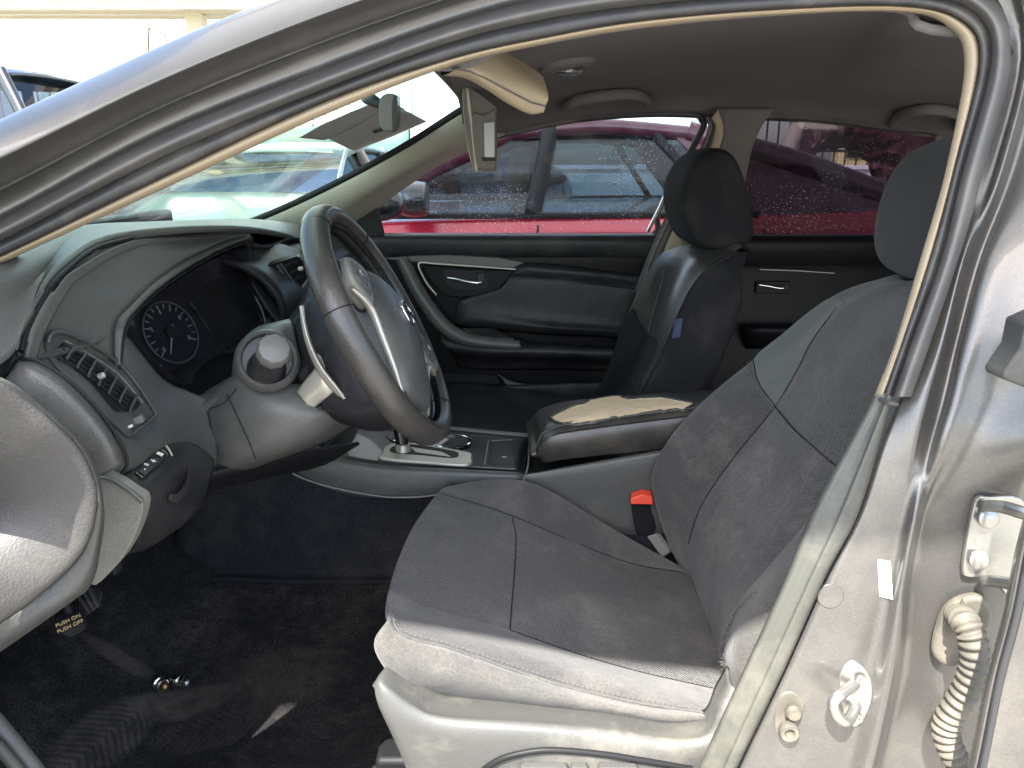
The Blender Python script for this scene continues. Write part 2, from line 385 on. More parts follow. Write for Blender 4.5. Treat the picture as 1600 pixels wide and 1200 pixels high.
def text(name, s, loc, f, size, m, parent, ext=.0004):
    cu = bpy.data.curves.new('t', 'FONT'); cu.body = s; cu.size = size; cu.align_x = 'CENTER'; cu.align_y = 'CENTER'; cu.extrude = ext
    t = bpy.data.objects.new('t', cu); COL.objects.link(t)
    dg = bpy.context.evaluated_depsgraph_get(); me = bpy.data.meshes.new_from_object(t.evaluated_get(dg))
    vs_ = [V(loc) + f @ v.co for v in me.vertices]; fs = [tuple(p.vertices) for p in me.polygons]
    bpy.data.objects.remove(t); bpy.data.curves.remove(cu)
    return mk(name, vs_, fs, m, parent, False)
def seam(pts, parent, r=.0012, m='thread', name='seam'):
    if m == 'black': m = 'fabric_black'; r *= .8
    if len(pts) < 2: return None
    return tube(name, pts, r, m, parent, 5)
def stitches(name, pts, parent, ln=.004, r=.0006, m='thread', step=.007):
    """a row of little thread stitches along pts"""
    gs = []; acc = 0
    for a, b in zip(pts, pts[1:]):
        L = (b - a).length; t = (b - a).normalized() if L > 1e-9 else None
        while t and acc < L:
            p = a + t * acc; gs.append(tube_geo([p, p + t * ln], r, 4)); acc += step
        acc -= L
    return stuff(multi(name, gs, m, parent)) if gs else None
def panel(name, pxs, objs, m, parent, off=.0012, n=10, smooth=60):
    """a cover lying on a surface: the pixel outline filled with points on that surface"""
    o = [V((p[0], p[1], 0)) for p in pxs]
    if smooth: o = cr(o, smooth, True)
    c = sum(o, V()) / len(o); k = len(o)
    vs_ = []
    for j in range(n + 1):
        for p in o:
            q = c.lerp(p, j / n); vs_.append(hit(q.x, q.y, objs, off)[0])
    return mk(name, vs_, [f[::-1] for f in grid_faces(k, n + 1, True)], m, parent)

def dusty_prints(m, spots):
    """shoe-print dust on the carpet: oval patches (centre, direction, half length, half width, chevron?) in world space"""
    t = m.node_tree; n = t.nodes; L = t.links; b = n['Principled BSDF']; src = b.inputs['Base Color'].links[0].from_socket
    ge = n.new('ShaderNodeNewGeometry'); tot = None
    def M(op, a, b_=None, c=None):
        q = n.new('ShaderNodeMath'); q.operation = op
        for i, v in enumerate((a, b_, c)):
            if v is None: continue
            if isinstance(v, (int, float)): q.inputs[i].default_value = v
            else: L.new(v, q.inputs[i])
        return q.outputs[0]
    no = n.new('ShaderNodeTexNoise'); no.inputs['Scale'].default_value = 22; no.inputs['Detail'].default_value = 8; no.inputs['Roughness'].default_value = .75; L.new(ge.outputs['Position'], no.inputs['Vector'])
    for c, d, a, w_, chev, amt in spots:
        d = V((d.x, d.y, 0)).normalized(); e = V((-d.y, d.x, 0))
        sb = n.new('ShaderNodeVectorMath'); sb.operation = 'SUBTRACT'; L.new(ge.outputs['Position'], sb.inputs[0]); sb.inputs[1].default_value = c
        def dot(v):
            q = n.new('ShaderNodeVectorMath'); q.operation = 'DOT_PRODUCT'; L.new(sb.outputs[0], q.inputs[0]); q.inputs[1].default_value = v; return q.outputs['Value']
        u, v = dot(d), dot(e)
        r2 = M('ADD', M('POWER', M('ABSOLUTE', M('DIVIDE', u, a)), 2.), M('POWER', M('ABSOLUTE', M('DIVIDE', v, w_)), 2.))
        mk_ = M('SMOOTH_MIN', M('MULTIPLY', M('MAXIMUM', M('SUBTRACT', 1., r2), 0.), 2.2), 1., .2)
        rn = n.new('ShaderNodeMapRange'); rn.inputs[1].default_value = .38; rn.inputs[2].default_value = .62; L.new(no.outputs['Fac'], rn.inputs[0])
        mk_ = M('MULTIPLY', mk_, M('MULTIPLY_ADD', rn.outputs[0], .75, .25))
        if chev:
            ch = M('SINE', M('MULTIPLY', M('ADD', M('ADD', u, M('MULTIPLY', no.outputs['Fac'], .02)), M('MULTIPLY', M('ABSOLUTE', v), .9)), 470.))
            mk_ = M('MULTIPLY', mk_, M('MULTIPLY_ADD', ch, .30, .66))
        mk_ = M('MULTIPLY', mk_, amt); tot = mk_ if tot is None else M('MAXIMUM', tot, mk_)
    mx = n.new('ShaderNodeMix'); mx.data_type = 'RGBA'; L.new(tot, mx.inputs[0]); L.new(src, mx.inputs[6]); mx.inputs[7].default_value = (.20, .175, .145, 1)
    L.new(mx.outputs[2], b.inputs['Base Color'])
# ================================================================ SETTING
def tile(name, x0, x1, y0, y1, z, m, n=8):
    vs_ = [V((x0 + (x1 - x0) * i / n, y0 + (y1 - y0) * j / n, z)) for j in range(n + 1) for i in range(n + 1)]
    return mk(name, vs_, grid_faces(n + 1, n + 1), m, None, False)
g = tile('ground', -150, 150, -150, 150, 0, 'concrete'); tag(g, 'pale concrete yard under the parked cars', 'ground', kind='structure')

# ================================================================ CAR BODY
body = thing('car_body', (0, .87, .18), 'grey metallic body shell of the car with its open driver doorway', 'car body')
FY = [.11, .14, .18, .215, .235, .248, .255, .26, .255, .24, .225, .185, .155, .13, .115, .095, .088, .083, .08, .08]
def st(l, off, n=len(FY)): return [W(p[0], p[1], FY[i] + (off[i] if isinstance(off, list) else off)) for i, p in enumerate(l)]
BI = [(-150,478),(0,412),(250,297),(500,182),(700,104),(850,68),(1000,43),(1200,24),(1400,18),(1480,40),(1508,100),(1478,267),(1440,400),(1400,533),(1366,620),(1270,800),(1230,900),(1160,1053),(1093,1200),(1040,1330)]
BO = [(-150,462),(0,399),(250,277),(500,160),(700,91),(850,57),(1000,31),(1200,14),(1400,8),(1500,29),(1532,93),(1491,267),(1456,400),(1411,533),(1383,615),(1295,797),(1253,896),(1184,1045),(1116,1200),(1062,1330)]
DO = [(-150,440),(0,377),(250,247),(500,142),(700,68),(850,31),(1000,9),(1200,-8),(1400,-12),(1515,14),(1549,90),(1504,267),(1471,400),(1424,533),(1394,620),(1343,797),(1292,896),(1226,1045),(1152,1200),(1095,1330)]
RO = [(-150,410),(0,347),(250,213),(500,113),(700,40),(850,0),(1000,-22),(1200,-40),(1400,-42),(1545,-8),(1580,90),(1537,267),(1500,400),(1455,533),(1424,620),(1366,797),(1312,900),(1245,1045),(1170,1200),(1112,1330)]
up = slice(0, 15); lo = slice(14, 20)
# beige inner trim (A-pillar, roof rail, upper B-pillar)
tr = [st(BI, .055)[up], st(BI, .02)[up], [a.lerp(b, .5) + V((0, -.004, 0)) for a, b in zip(st(BI, .012)[up], st(BO, .008)[up])], st(BO, .012)[up]]
loft('pillar_trim', tr, 'beige', body, nu=110, nv=3, thick=.004)
# weatherstrip: dark lip + bulb in lighter grey, sky light painted in
ws = [st(BO, .014)[up], st(BO, .0)[up], [a.lerp(b, .5) for a, b in zip(st(BO, -.004)[up], st(DO, -.006)[up])], st(DO, .002)[up]]
seal = loft('weatherstrip', ws, 'rubber', body, nu=110, nv=3)
gb = [st(DO, .003)[up], [a.lerp(b, .35) for a, b in zip(st(DO, -.016)[up], st(RO, -.016)[up])], [a.lerp(b, .7) for a, b in zip(st(DO, -.014)[up], st(RO, -.014)[up])], st(RO, .006)[up]]
loft('seal_bulb', gb, 'rubber_skylit', body, nu=110, nv=4)
# lower B-pillar trim + seal
l2 = [st(BI, .06)[lo], st(BI, .010)[lo], st(BO, .002)[lo], [a.lerp(b, .35) for a, b in zip(st(BO, -.003)[lo], st(DO, -.003)[lo])], [a.lerp(b, .5) for a, b in zip(st(BO, -.007)[lo], st(DO, -.007)[lo])], [a.lerp(b, .9) for a, b in zip(st(BO, -.006)[lo], st(DO, -.006)[lo])], st(DO, .004)[lo]]
lower_trim = loft('lower_pillar_trim', l2, 'pillar_trim', body, nu=30, nv=4)
a, b, c = W(1366, 618, .125), W(1380, 624, .112), W(1396, 628, .112)
tube('trim_joint', [a + V((0, -.012, 0)), b + V((0, -.012, 0)), c + V((0, -.008, 0))], .0022, 'rubber', body)
# painted frame from A-pillar to roof corner : shut face, crease, roof side
C1 = [(-150,318),(0,250),(250,127),(500,25),(700,-42),(850,-80),(1000,-100),(1200,-120),(1400,-125),(1560,-100),(1640,-40)]
C0 = [(-150,262),(0,187),(127,128),(300,50),(427,0),(640,-75),(850,-120),(1200,-160),(1400,-165),(1580,-140),(1700,-80)]
u2 = slice(0, 11)
f0 = [W(p[0], p[1], FY[i] + .008) for i, p in enumerate(RO[:11])]
mid = lambda A, B, t, oa, ob: [W(a[0] * (1 - t) + b[0] * t, a[1] * (1 - t) + b[1] * t, FY[i] + oa * (1 - t) + ob * t) for i, (a, b) in enumerate(zip(A[:11], B[:11]))]
f1 = mid(RO, C1, .12, .018, .018); f2 = mid(RO, C1, .45, .012, .012); f25 = mid(RO, C1, .55, -.006, -.006); f3 = mid(RO, C1, .85, -.022, -.022)
f4 = mid(RO, C1, .985, -.05, -.05); f5 = mid(C1, C0, .12, -.055, -.055); f6 = mid(C1, C0, .6, -.045, -.045); f7 = mid(C1, C0, 1., -.015, -.015)
f8 = [p + V((0, .05, .012)) for p in f7]; f9 = [p + V((0, .14, .035)) for p in f7]
side_frame = loft('side_frame', [f0, f1, f2, f25, f3, f4, f5, f6, f7, f8, f9], 'paint', body, nu=60, nv=3)
solid(side_frame, .003)
# thin drip line on the shut face
tube('body_seam', mid(RO, C1, .53, -.004, -.004), .0016, 'rubber', body, sub=60)
# painted B-pillar: vertical folds
BP = {  # y: list of (px, dY) across folds, left to right
 -40: [(1545,.02),(1575,.012),(1592,.0),(1612,.012),(1640,.0),(1700,-.03),(1790,-.05)],
 90: [(1580,.012),(1596,.016),(1606,.0),(1622,.014),(1646,.0),(1700,-.03),(1790,-.05)],
 267: [(1537,.012),(1553,.016),(1564,-.002),(1580,.012),(1606,-.004),(1660,-.03),(1760,-.05)],
 400: [(1500,.012),(1506,.004),(1514,.014),(1534,.016),(1547,-.008),(1610,-.025),(1720,-.05)],
 533: [(1455,.014),(1472,.003),(1481,.016),(1498,.018),(1510,-.008),(1572,-.022),(1680,-.05)],
 620: [(1424,.014),(1446,.004),(1458,.014),(1478,.014),(1492,-.008),(1556,-.016),(1650,-.05)],
 700: [(1392,.012),(1424,.006),(1436,.008),(1454,.012),(1468,-.008),(1520,-.012),(1630,-.05)],
 797: [(1362,.012),(1400,.010),(1418,.006),(1432,-.004),(1444,.010),(1461,.012),(1612,-.02)],
 900: [(1312,.012),(1370,.012),(1396,.008),(1412,-.004),(1424,.010),(1440,.020),(1600,-.01)],
 1045: [(1245,.012),(1320,.012),(1360,.010),(1392,-.004),(1408,.006),(1424,.024),(1590,-.0)],
 1200: [(1170,.012),(1270,.012),(1320,.010),(1356,-.004),(1372,.006),(1388,.028),(1570,.01)],
 1330: [(1112,.012),(1220,.012),(1280,.010),(1318,-.004),(1332,.006),(1346,.028),(1550,.01)]}
byy = {-40:.24, 90:.225, 267:.185, 400:.155, 533:.13, 620:.115, 700:.105, 797:.095, 900:.088, 1045:.083, 1200:.08, 1330:.08}
cols_ = []
for k in range(7):
    cols_.append([W(BP[y][k][0] - (16 if k == 0 and y > 550 else 6 if k == 0 else 0), y, byy[y] + BP[y][k][1] - .004 + (.006 if k == 0 else 0)) for y in BP])
bp = loft('door_pillar', cols_, 'paint', body, nu=66, nv=6)
solid(bp, .003)
# inner shell behind the pillar, sill and floor edge
sill = [[V((-1.0, .10, .30)), V((-.3, .10, .26)), V((.4, .10, .26)), V((1.0, .10, .26))], [V((-1.0, .06, .33)), V((-.3, .06, .285)), V((.4, .06, .285)), V((1.0, .06, .285))],
        [V((-1.0, -.01, .32)), V((-.3, -.01, .275)), V((.4, -.01, .275)), V((1.0, -.01, .275))], [V((-1.0, -.04, .26)), V((-.3, -.04, .22)), V((.4, -.04, .22)), V((1.0, -.04, .22))], [V((-1.0, -.03, .14)), V((-.3, -.03, .14)), V((.4, -.03, .14)), V((1.0, -.03, .14))]]
loft('door_sill', sill, 'paint', body, nu=20, nv=3, face=False)
loft('sill_trim', [[V((-.9, .19, .27)), V((-.3, .19, .25)), V((.4, .19, .25))], [V((-.9, .135, .315)), V((-.3, .135, .29)), V((.4, .135, .29))], [V((-.9, .10, .315)), V((-.3, .10, .275)), V((.4, .10, .275))]], 'dash_dark', body, nu=20, nv=3, face=False)
tube('sill_seal', P([(-60, 1075, .09), (-20, 1115, .08), (10, 1150, .075), (60, 1213, .07), (110, 1290, .065)]), .010, 'rubber_skylit', body, sub=20)
tube('sill_seal', P([(-60, 1115, .07), (-20, 1150, .06), (10, 1180, .055), (60, 1243, .05), (110, 1320, .045)]), .007, 'pillar_trim', body, sub=20)
# headliner
near = P([(674,111,.30),(720,98,.29),(850,70,.29),(1000,45,.295),(1200,26,.295),(1400,20,.29),(1500,60,.27)])
near.append(V((.95, .27, 1.27))); near.append(V((1.5, .3, 1.22)))
far = P([(724,205,1.42),(790,206,1.45),(880,188,1.47),(1000,177,1.48),(1100,178,1.48),(1230,183,1.48),(1340,192,1.47)])
far += P([(1450,207,1.47),(1640,240,1.45)])
m1 = [a.lerp(b, .12) + V((0, 0, .035)) for a, b in zip(near, far)]; m2 = [a.lerp(b, .5) + V((0, 0, .05)) for a, b in zip(near, far)]; m3 = [a.lerp(b, .88) + V((0, 0, .035)) for a, b in zip(near, far)]
headliner = loft('headliner', [near, m1, m2, m3, far, [p + V((0, .09, .004)) for p in far]], 'headliner', body, nu=48, nv=6, thick=.01)
# roof skin
top = [[p + V((0, 0, .055 if i else .04)) for p in r] for i, r in enumerate([f9, ])]
rn = [V((-.75, .25, 1.10)), V((-.28, .33, 1.38)), V((.15, .33, 1.43)), V((.6, .32, 1.43)), V((1.1, .34, 1.38)), V((1.7, .4, 1.2))]
rf = [V((p.x, 1.74 - p.y, p.z)) for p in rn]; rc = [V((p.x - .06, .87, p.z + .05)) for p in rn]
loft('roof_skin', [rn[1:], rc[1:], rf[1:]], 'paint', body, nu=24, nv=8, face=False, thick=.004)
# windscreen header
hd = [P([(470,196,.36),(600,150,.5),(660,122,.7),(726,160,1.35),(745,190,1.40)]), [p + V((.04, 0, -.005)) for p in P([(470,196,.36),(600,150,.5),(660,122,.7),(726,160,1.35),(745,190,1.40)])]]
hdr = [W(668, 112, .33), V((-.135, .6, 1.292)), V((-.13, .87, 1.295)), V((-.125, 1.15, 1.292)), W(724, 166, 1.38)]
loft('windscreen_header', [hdr, [p + V((.05, 0, .004)) for p in hdr], [p + V((.11, 0, .035)) for p in hdr]], 'headliner', body, nu=20, nv=4, thick=.012)
# far A-pillar trim
fa0 = P([(330,372,1.44),(400,347,1.44),(480,312,1.43),(560,272,1.41),(640,228,1.39),(722,176,1.37),(790,140,1.36)])
fa1 = P([(360,400,1.46),(440,362,1.46),(520,330,1.45),(580,297,1.43),(660,250,1.41),(735,198,1.39),(800,160,1.38)])
fa2 = P([(420,420,1.52),(500,372,1.52),(560,333,1.51),(615,290,1.49),(690,244,1.47),(775,209,1.46),(850,180,1.45)])
fa3 = [p + V((.02, .06, -.01)) for p in fa2]
loft('far_pillar_trim', [[p + V((-.02, .05, 0)) for p in fa0], fa0, fa1, fa2, fa3], 'far_trim', body, nu=30, nv=4, thick=.004)
tube('windscreen_edge', [p + V((-.006, .0, .004)) for p in fa0], .008, 'black', body, sub=40, flat=.5)
# near A-pillar inner face towards the windscreen (hidden behind trim, closes the gap)
# windscreen glass
wt = [W(660, 112, .32), V((-.145, .6, 1.297)), V((-.14, .87, 1.30)), V((-.135, 1.15, 1.297)), W(722, 168, 1.40)]
wb = [V((-.66, .14, 1.06)), V((-.80, .5, 1.03)), V((-.84, .87, 1.015)), V((-.82, 1.2, 1.0)), V((-.745, 1.52, .975))]
wm = [(a + b) / 2 + V((-.03, 0, .02)) for a, b in zip(wt, wb)]
windscreen = loft('windscreen', [wt, wm, wb], 'windscreen_glass', body, nu=20, nv=6)
tube('windscreen_base_seal', [p + V((.015, 0, .004)) for p in wb], .010, 'black', body, sub=30)
# bonnet and front wing beyond the windscreen
bn = [[V((x, y, z)) for y in (.0, .3, .87, 1.44, 1.74)] for x, z in ((-.86, .985), (-1.3, .93), (-1.8, .82), (-2.0, .66))]
for r in bn: r[0].z -= .06; r[-1].z -= .06
loft('bonnet', bn, 'paint', body, nu=20, nv=5, face=False)
for y in (-.02, .10):
    loft('front_wing' if y < 0 else 'cowl_side', [[V((x, y + (.03 if z > .8 and y < 0 else 0), z)) for x in (-2.0, -1.4, -.95, -.60 if y < 0 else -.64)] for z in (.22, .5, .8, .97)], 'paint' if y < 0 else 'dash_dark', body, nu=12, nv=3, face=False, thick=.004)
box('front_door_pillar', (-.74, .05, .62), (.14, .13, .84), 'paint', body, .02)
tube('far_cantrail_trim', [p + V((0, .02, .004)) for p in far[1:]], .014, 'headliner', body, 10, sub=50)
# floor carpet
vs_ = []; NX, NY = 60, 40
for j in range(NY + 1):
    for i in range(NX + 1):
        x = -1.0 + 2.3 * i / NX; y = .10 + 1.5 * j / NY
        z = .262 + .10 * max(0, min(1, (y - .38) / .36)) ** 1.5 if y < .76 else (.362 if y < 1.0 else .34)
        z += .30 * max(0, (-.55 - x) / .45) ** 1.3
        z += .004 * noise.noise(V((x * 9, y * 9, 0))) + .002 * noise.noise(V((x * 40, y * 40, 3)))
        vs_.append(V((x, y, z)))
floor = mk('floor_carpet', vs_, grid_faces(NX + 1, NY + 1), 'carpet', body)
fp_ = lambda x, y: hit(x, y, floor)[0]
dusty_prints(MATS['carpet'], [(fp_(165, 1150), fp_(230, 1095) - fp_(110, 1190), .105, .047, True, .9), (fp_(290, 1100), fp_(340, 1090) - fp_(240, 1110), .10, .035, False, .7), (fp_(190, 1030), fp_(235, 1055) - fp_(150, 1005), .075, .016, False, .6), (fp_(330, 1140), fp_(400, 1125) - fp_(270, 1160), .10, .05, True, .45), (fp_(430, 1060), fp_(480, 1050) - fp_(380, 1075), .14, .07, False, .22)])
# firewall below the dash, rear bulkhead and rear bench shell keep the cabin dark
box('firewall', (-1.02, .87, .62), (.04, 1.6, .80), 'black', body, .01)
box('dash_core', (-.80, .82, .76), (.34, 1.36, .34), 'black', body, .01)
box('rear_bulkhead', (1.45, .87, .75), (.06, 1.35, .85), 'fabric', body, .05)
box('underbody', (.1, .87, .17), (2.9, 1.55, .05), 'black', body, .01)

# ---------------- hardware on the B-pillar
def at(px, py, off=0):
    for k in range(0, 60, 4):
        h = hit(px + k, py, bp, off)
        if h: return (W(px, py, h[0].y), h[1], h[2]) if k else h
def on(px, py, off=0): return at(px, py, off)[0]
stick = slab('sticker', [on(*p, .0006) for p in [(1371,874),(1391,877),(1396,937),(1374,931)]], V((0, .0004, 0)), 'white', body, 0)
c, n_, _ = at(1297, 931); lathe('body_plug', c + n_ * .0005, n_, [(.0145, -.002), (.0145, .0), (.0135, .0012), (.004, .0016), (.001, .0016)], 'paint', body)
# bump stop
c, n_, _ = at(1234, 1117)
bs_ = slab('bump_stop', cr([on(*p, .001) for p in [(1222,1082),(1240,1080),(1256,1094),(1258,1106),(1246,1140),(1232,1152),(1214,1146),(1210,1128),(1212,1100)]], 36, True), -n_ * .008, 'grommet', body, .003)
c2, n2, _ = at(1228, 1131); lathe('rubber_ring', c2 + n2 * .013, n2, [(.011, -.004), (.0115, .002), (.010, .005), (.006, .005), (.0045, -.001), (.001, -.001)], 'grommet', bs_)
c2, n2, _ = at(1236, 1104); lathe('rubber_cap', c2 + n2 * .012, n2, [(.009, -.004), (.0095, .0), (.007, .004), (.001, .005)], 'boot_rubber', bs_)
# door striker: plate + U loop
c, n_, _ = at(1342, 1085)
pl = slab('striker_plate', cr([on(*p, .001) for p in [(1328,1032),(1342,1036),(1360,1056),(1364,1090),(1352,1122),(1336,1136),(1322,1124),(1312,1090),(1312,1052)]], 36, True), -n_ * .004, 'zinc', body, .0015)
q = [on(1333, 1066, .004), on(1300, 1062, .028) , on(1287, 1070, .034), on(1292, 1086, .036), on(1308, 1100, .030), on(1336, 1100, .004)]
tube('striker_loop', q, .0062, 'zinc', pl, 10, sub=30)
for px, py in ((1342, 1058), (1338, 1118)):
    c2, n2, _ = at(px, py); lathe('striker_screw', c2 + n2 * .005, n2, [(.0065, 0), (.006, .002), (.003, .0025), (.001, .001)], 'zinc', pl, 14)
# rear-door hinge
def onb(px, py, off=0):
    return W(px, py, hit(min(px, 1560), py, bp)[0].y - off)
hg = slab('hinge_plate', cr([onb(*p, .003) for p in [(1522,776),(1540,774),(1600,784),(1606,900),(1575,930),(1545,900),(1508,898),(1500,886),(1508,830),(1516,790)]], 50, True), V((0, -.006, 0)), 'zinc', body, .0025)
for px, py in ((1543, 810), (1528, 874)):
    lathe('hinge_bolt', onb(px, py, .009), (0, -1, .15), [(.0105, 0), (.0105, .003), (.008, .005), (.001, .0055)], 'zinc', hg, 18)
for y0, y1 in ((780, 800), (898, 915)):
    pts = [onb(1530, y0 + 2, .012), onb(1565, y0 + 4, .028), onb(1600, y0 + 14, .05), onb(1650, y0 + 26, .07)]
    loft('hinge_leaf', [pts, [p + V((0, .0, -.012)) for p in pts]], 'zinc', hg, nu=12, nv=2, thick=.005)
# wiring boot with grommet plate
gp = slab('boot_grommet', cr([onb(*p, .004) for p in [(1500,925),(1525,924),(1540,945),(1534,975),(1500,1020),(1478,1032),(1456,1022),(1452,1000),(1462,960),(1476,938)]], 50, True), V((0, -.014, 0)), 'grommet', body, .005, 3)
path = [onb(1497, 962, .012), onb(1508, 972, .040), onb(1520, 1000, .050), onb(1522, 1040, .048), onb(1508, 1080, .044), onb(1486, 1115, .042), onb(1478, 1145, .042), onb(1490, 1180, .044), onb(1512, 1215, .048), onb(1530, 1260, .055)]
pp = cr(path, 240); rr = [.0128 + .0021 * math.sin(i / 240 * 2 * math.pi * 27) for i in range(241)]
tube('wiring_boot', pp, rr, 'boot_rubber', body, 18)
tri = [onb(1503, 934, .020), onb(1511, 950, .020), onb(1497, 950, .020)]
slab('arrow_mark', tri, V((0, -.0012, 0)), 'boot_rubber', gp, 0)
# dome light, grab handles, visor clip
hl = lambda px, py, off=0: hit(px, py, headliner, off)
c, n_, _ = hl(888, 98); dl = lathe('dome_light', c + n_ * .001, n_, [(.052, -.004), (.050, .008), (.030, .012), (.001, .012)], 'headliner', body, 28)
box('lamp_lens', c + n_ * .015, (.05, .06, .012), 'lamp_glass', dl, .004)
box('lamp_bulb', c + n_ * .012, (.012, .03, .008), 'white', dl, .003)
hp = [hl(*p, .004)[0] for p in [(882, 172), (885, 156), (905, 147), (950, 140), (990, 139), (1010, 148), (1014, 166)]]
hp[0] += V((0, .02, .02)); hp[-1] += V((0, .02, .02)); hp = [p + V((0, -.02 if 0 < i < 6 else 0, -.01)) for i, p in enumerate(hp)]
tube('grab_handle', hp, .013, 'headliner', body, 12, sub=40, flat=.7)
slab('handle_recess', [hl(*p, .0015)[0] for p in [(908, 172), (910, 153), (985, 150), (988, 168)]], V((0, .001, .002)), 'headliner', body, 0)
hp = [hl(*p, .004)[0] for p in [(1396, 186), (1400, 174), (1425, 165), (1460, 164), (1490, 172), (1500, 190)]]
hp = [p + V((0, -.02 if 0 < i < 5 else .01, -.008)) for i, p in enumerate(hp)]
tube('grab_handle', hp, .013, 'headliner', body, 12, sub=40, flat=.7)
slab('visor_clip', [hl(*p, .006)[0] for p in [(803, 106), (823, 101), (818, 122), (812, 112)]], V((0, .002, .006)), 'black', body, .001)

# far B-pillar trim and C zone
bpt = [P([(1100,182,1.44),(1106,200,1.44),(1090,240,1.45),(1050,318,1.48),(1018,385,1.51),(985,470,1.54)]),
       P([(1112,184,1.42),(1118,202,1.42),(1104,246,1.43),(1070,320,1.46),(1040,385,1.49),(1010,470,1.52)])]
loft('far_door_seal', bpt, 'rubber', body, nu=30, nv=3, thick=.01)
tube('seal_ridge', [a.lerp(b, .35) + V((0, -.004, 0)) for a, b in zip(*bpt)], .0035, 'rubber_skylit', body, sub=30)
b2 = [bpt[1], P([(1122,170,1.415),(1130,206,1.415),(1116,250,1.42),(1085,322,1.45),(1070,385,1.48),(1040,470,1.51)])]
loft('far_pillar_edge', b2, 'beige', body, nu=30, nv=3, thick=.006)
b3 = [[a for a in b2[1]], P([(1212,170,1.42),(1190,198,1.42),(1172,245,1.43),(1160,322,1.46),(1160,385,1.49),(1150,470,1.52)])]
loft('far_middle_pillar', b3, 'headliner', body, nu=30, nv=6, thick=.01)
# roof side above far rear door to the back, behind driver's head
tc = [P([(1235,183,1.47),(1300,186,1.47),(1380,196,1.46),(1465,210,1.46),(1560,240,1.44)]), P([(1215,205,1.46),(1300,196,1.475),(1380,206,1.475),(1465,218,1.475),(1560,260,1.46)])]
loft('rear_window_trim', [[p + V((0, -.03, .02)) for p in tc[0]], tc[0]], 'headliner', body, nu=16, nv=3)
slab_px('far_quarter_trim', [(1462,212),(1600,150),(1640,400),(1440,420),(1446,330)], 1.47, 'headliner', body, .02, .004)
# ================================================================ PASSENGER DOOR (far side, front)
pd = thing('passenger_door', (-.1, 1.58, .33), 'closed front passenger door with black trim panel, chrome pull handle and speckled window', 'door')
gl_o = P([(545,335,1.56),(580,306,1.545),(640,268,1.52),(700,238,1.50),(780,211,1.48),(900,186,1.47),(1000,178,1.465),(1084,178,1.46),(1099,186,1.46),(1100,202,1.465),(1060,275,1.50),(1030,330,1.54),(1008,372,1.57),(800,372,1.575),(600,370,1.575)])
slab('window_pane', [p + V((0, .03, 0)) for p in gl_o], V((0, .004, 0)), 'window_glass', pd, 0)
tube('window_frame', [p + V((0, .02, 0)) for p in gl_o], .009, 'rubber', pd, closed=True, sub=90)
slab_px('mirror_patch', [(548,365),(556,318),(584,303),(600,366)], 1.55, 'black', pd, .02, .004)
tube('chrome_strip', P([(1012,362,1.555),(1030,326,1.535),(1042,300,1.52),(1056,272,1.505)]), .006, 'chrome', pd, sub=14, flat=.6)
# trim: sections top to bottom (Y gets smaller where the panel swells into the cabin)
xs = [480, 560, 640, 720, 800, 880, 960, 1040]
rows = []
for y, Y in ((364, 1.585), (368, 1.555), (378, 1.545), (396, 1.55), (402, 1.56)):
    rows.append([W(x, y + (6 if x > 900 and y > 370 else 0) * (x - 900) / 140, Y) for x in xs])
loft('upper_trim', rows, 'dash_dark', pd, nu=28, nv=3, thick=.01)
rows = []
for y, Y in ((398, 1.562), (404, 1.556), (440, 1.558), (500, 1.560), (560, 1.56), (610, 1.56), (680, 1.56)):
    rows.append([W(x, y, Y) for x in xs])
pan = loft('door_panel', rows, 'door_black', pd, nu=28, nv=3, thick=.01)
# grey wedge with silver lining
slab('trim_wedge', P([(600,404,1.546),(640,400,1.546),(700,398,1.546),(780,402,1.546),(820,410,1.546),(800,421,1.546),(740,417,1.546),(660,411,1.546),(620,408,1.546)]), V((0, .01, 0)), 'dash', pd, .003)
# padded insert
ins = [P([(800,424,1.55),(870,428,1.55),(940,436,1.55),(1000,444,1.55)]), P([(795,432,1.535),(870,436,1.535),(940,444,1.535),(1000,452,1.535)]), P([(780,452,1.532),(870,456,1.532),(940,460,1.532),(1000,466,1.532)]), P([(720,470,1.535),(860,500,1.528),(930,505,1.528),(980,508,1.53)]), P([(712,500,1.53),(860,512,1.515),(930,516,1.515),(970,520,1.52)]), P([(714,510,1.545),(860,524,1.54),(930,526,1.54),(966,530,1.54)])]
loft('padded_insert', ins, 'dash_dark', pd, nu=24, nv=3, thick=.01)
tube('insert_seam', P([(790,438,1.536),(860,442,1.535),(930,445,1.535),(995,452,1.535)]), .002, 'black', pd, sub=16)
up_ins = [P([(820,410,1.55),(880,414,1.55),(950,424,1.55),(1004,430,1.55)]), P([(812,418,1.538),(880,424,1.538),(950,430,1.538),(1004,438,1.538)]), P([(795,436,1.545),(880,441,1.545),(950,445,1.545),(1002,452,1.545)])]
loft('upper_insert', up_ins, 'dash_dark', pd, nu=18, nv=3, thick=.01)
# pull handle sweep: arm from the wedge down into the armrest
sw = P([(628,405,1.54),(636,420,1.535),(648,445,1.525),(668,478,1.51),(692,508,1.50),(718,526,1.49),(748,534,1.485),(812,540,1.485)])
tube('door_pull', sw, [.018, .020, .021, .022, .022, .021, .018, .015], 'dash', pd, 14, sub=50, flat=1.0)
tube('silver_lining', P([(740,419,1.538),(808,421,1.538)])[:0] + P([(806,421,1.538),(740,416,1.538),(680,412,1.538),(660,410,1.537),(654,414,1.535),(658,426,1.53),(668,444,1.525),(682,461,1.52)]), .0028, 'silver', pd, sub=40)
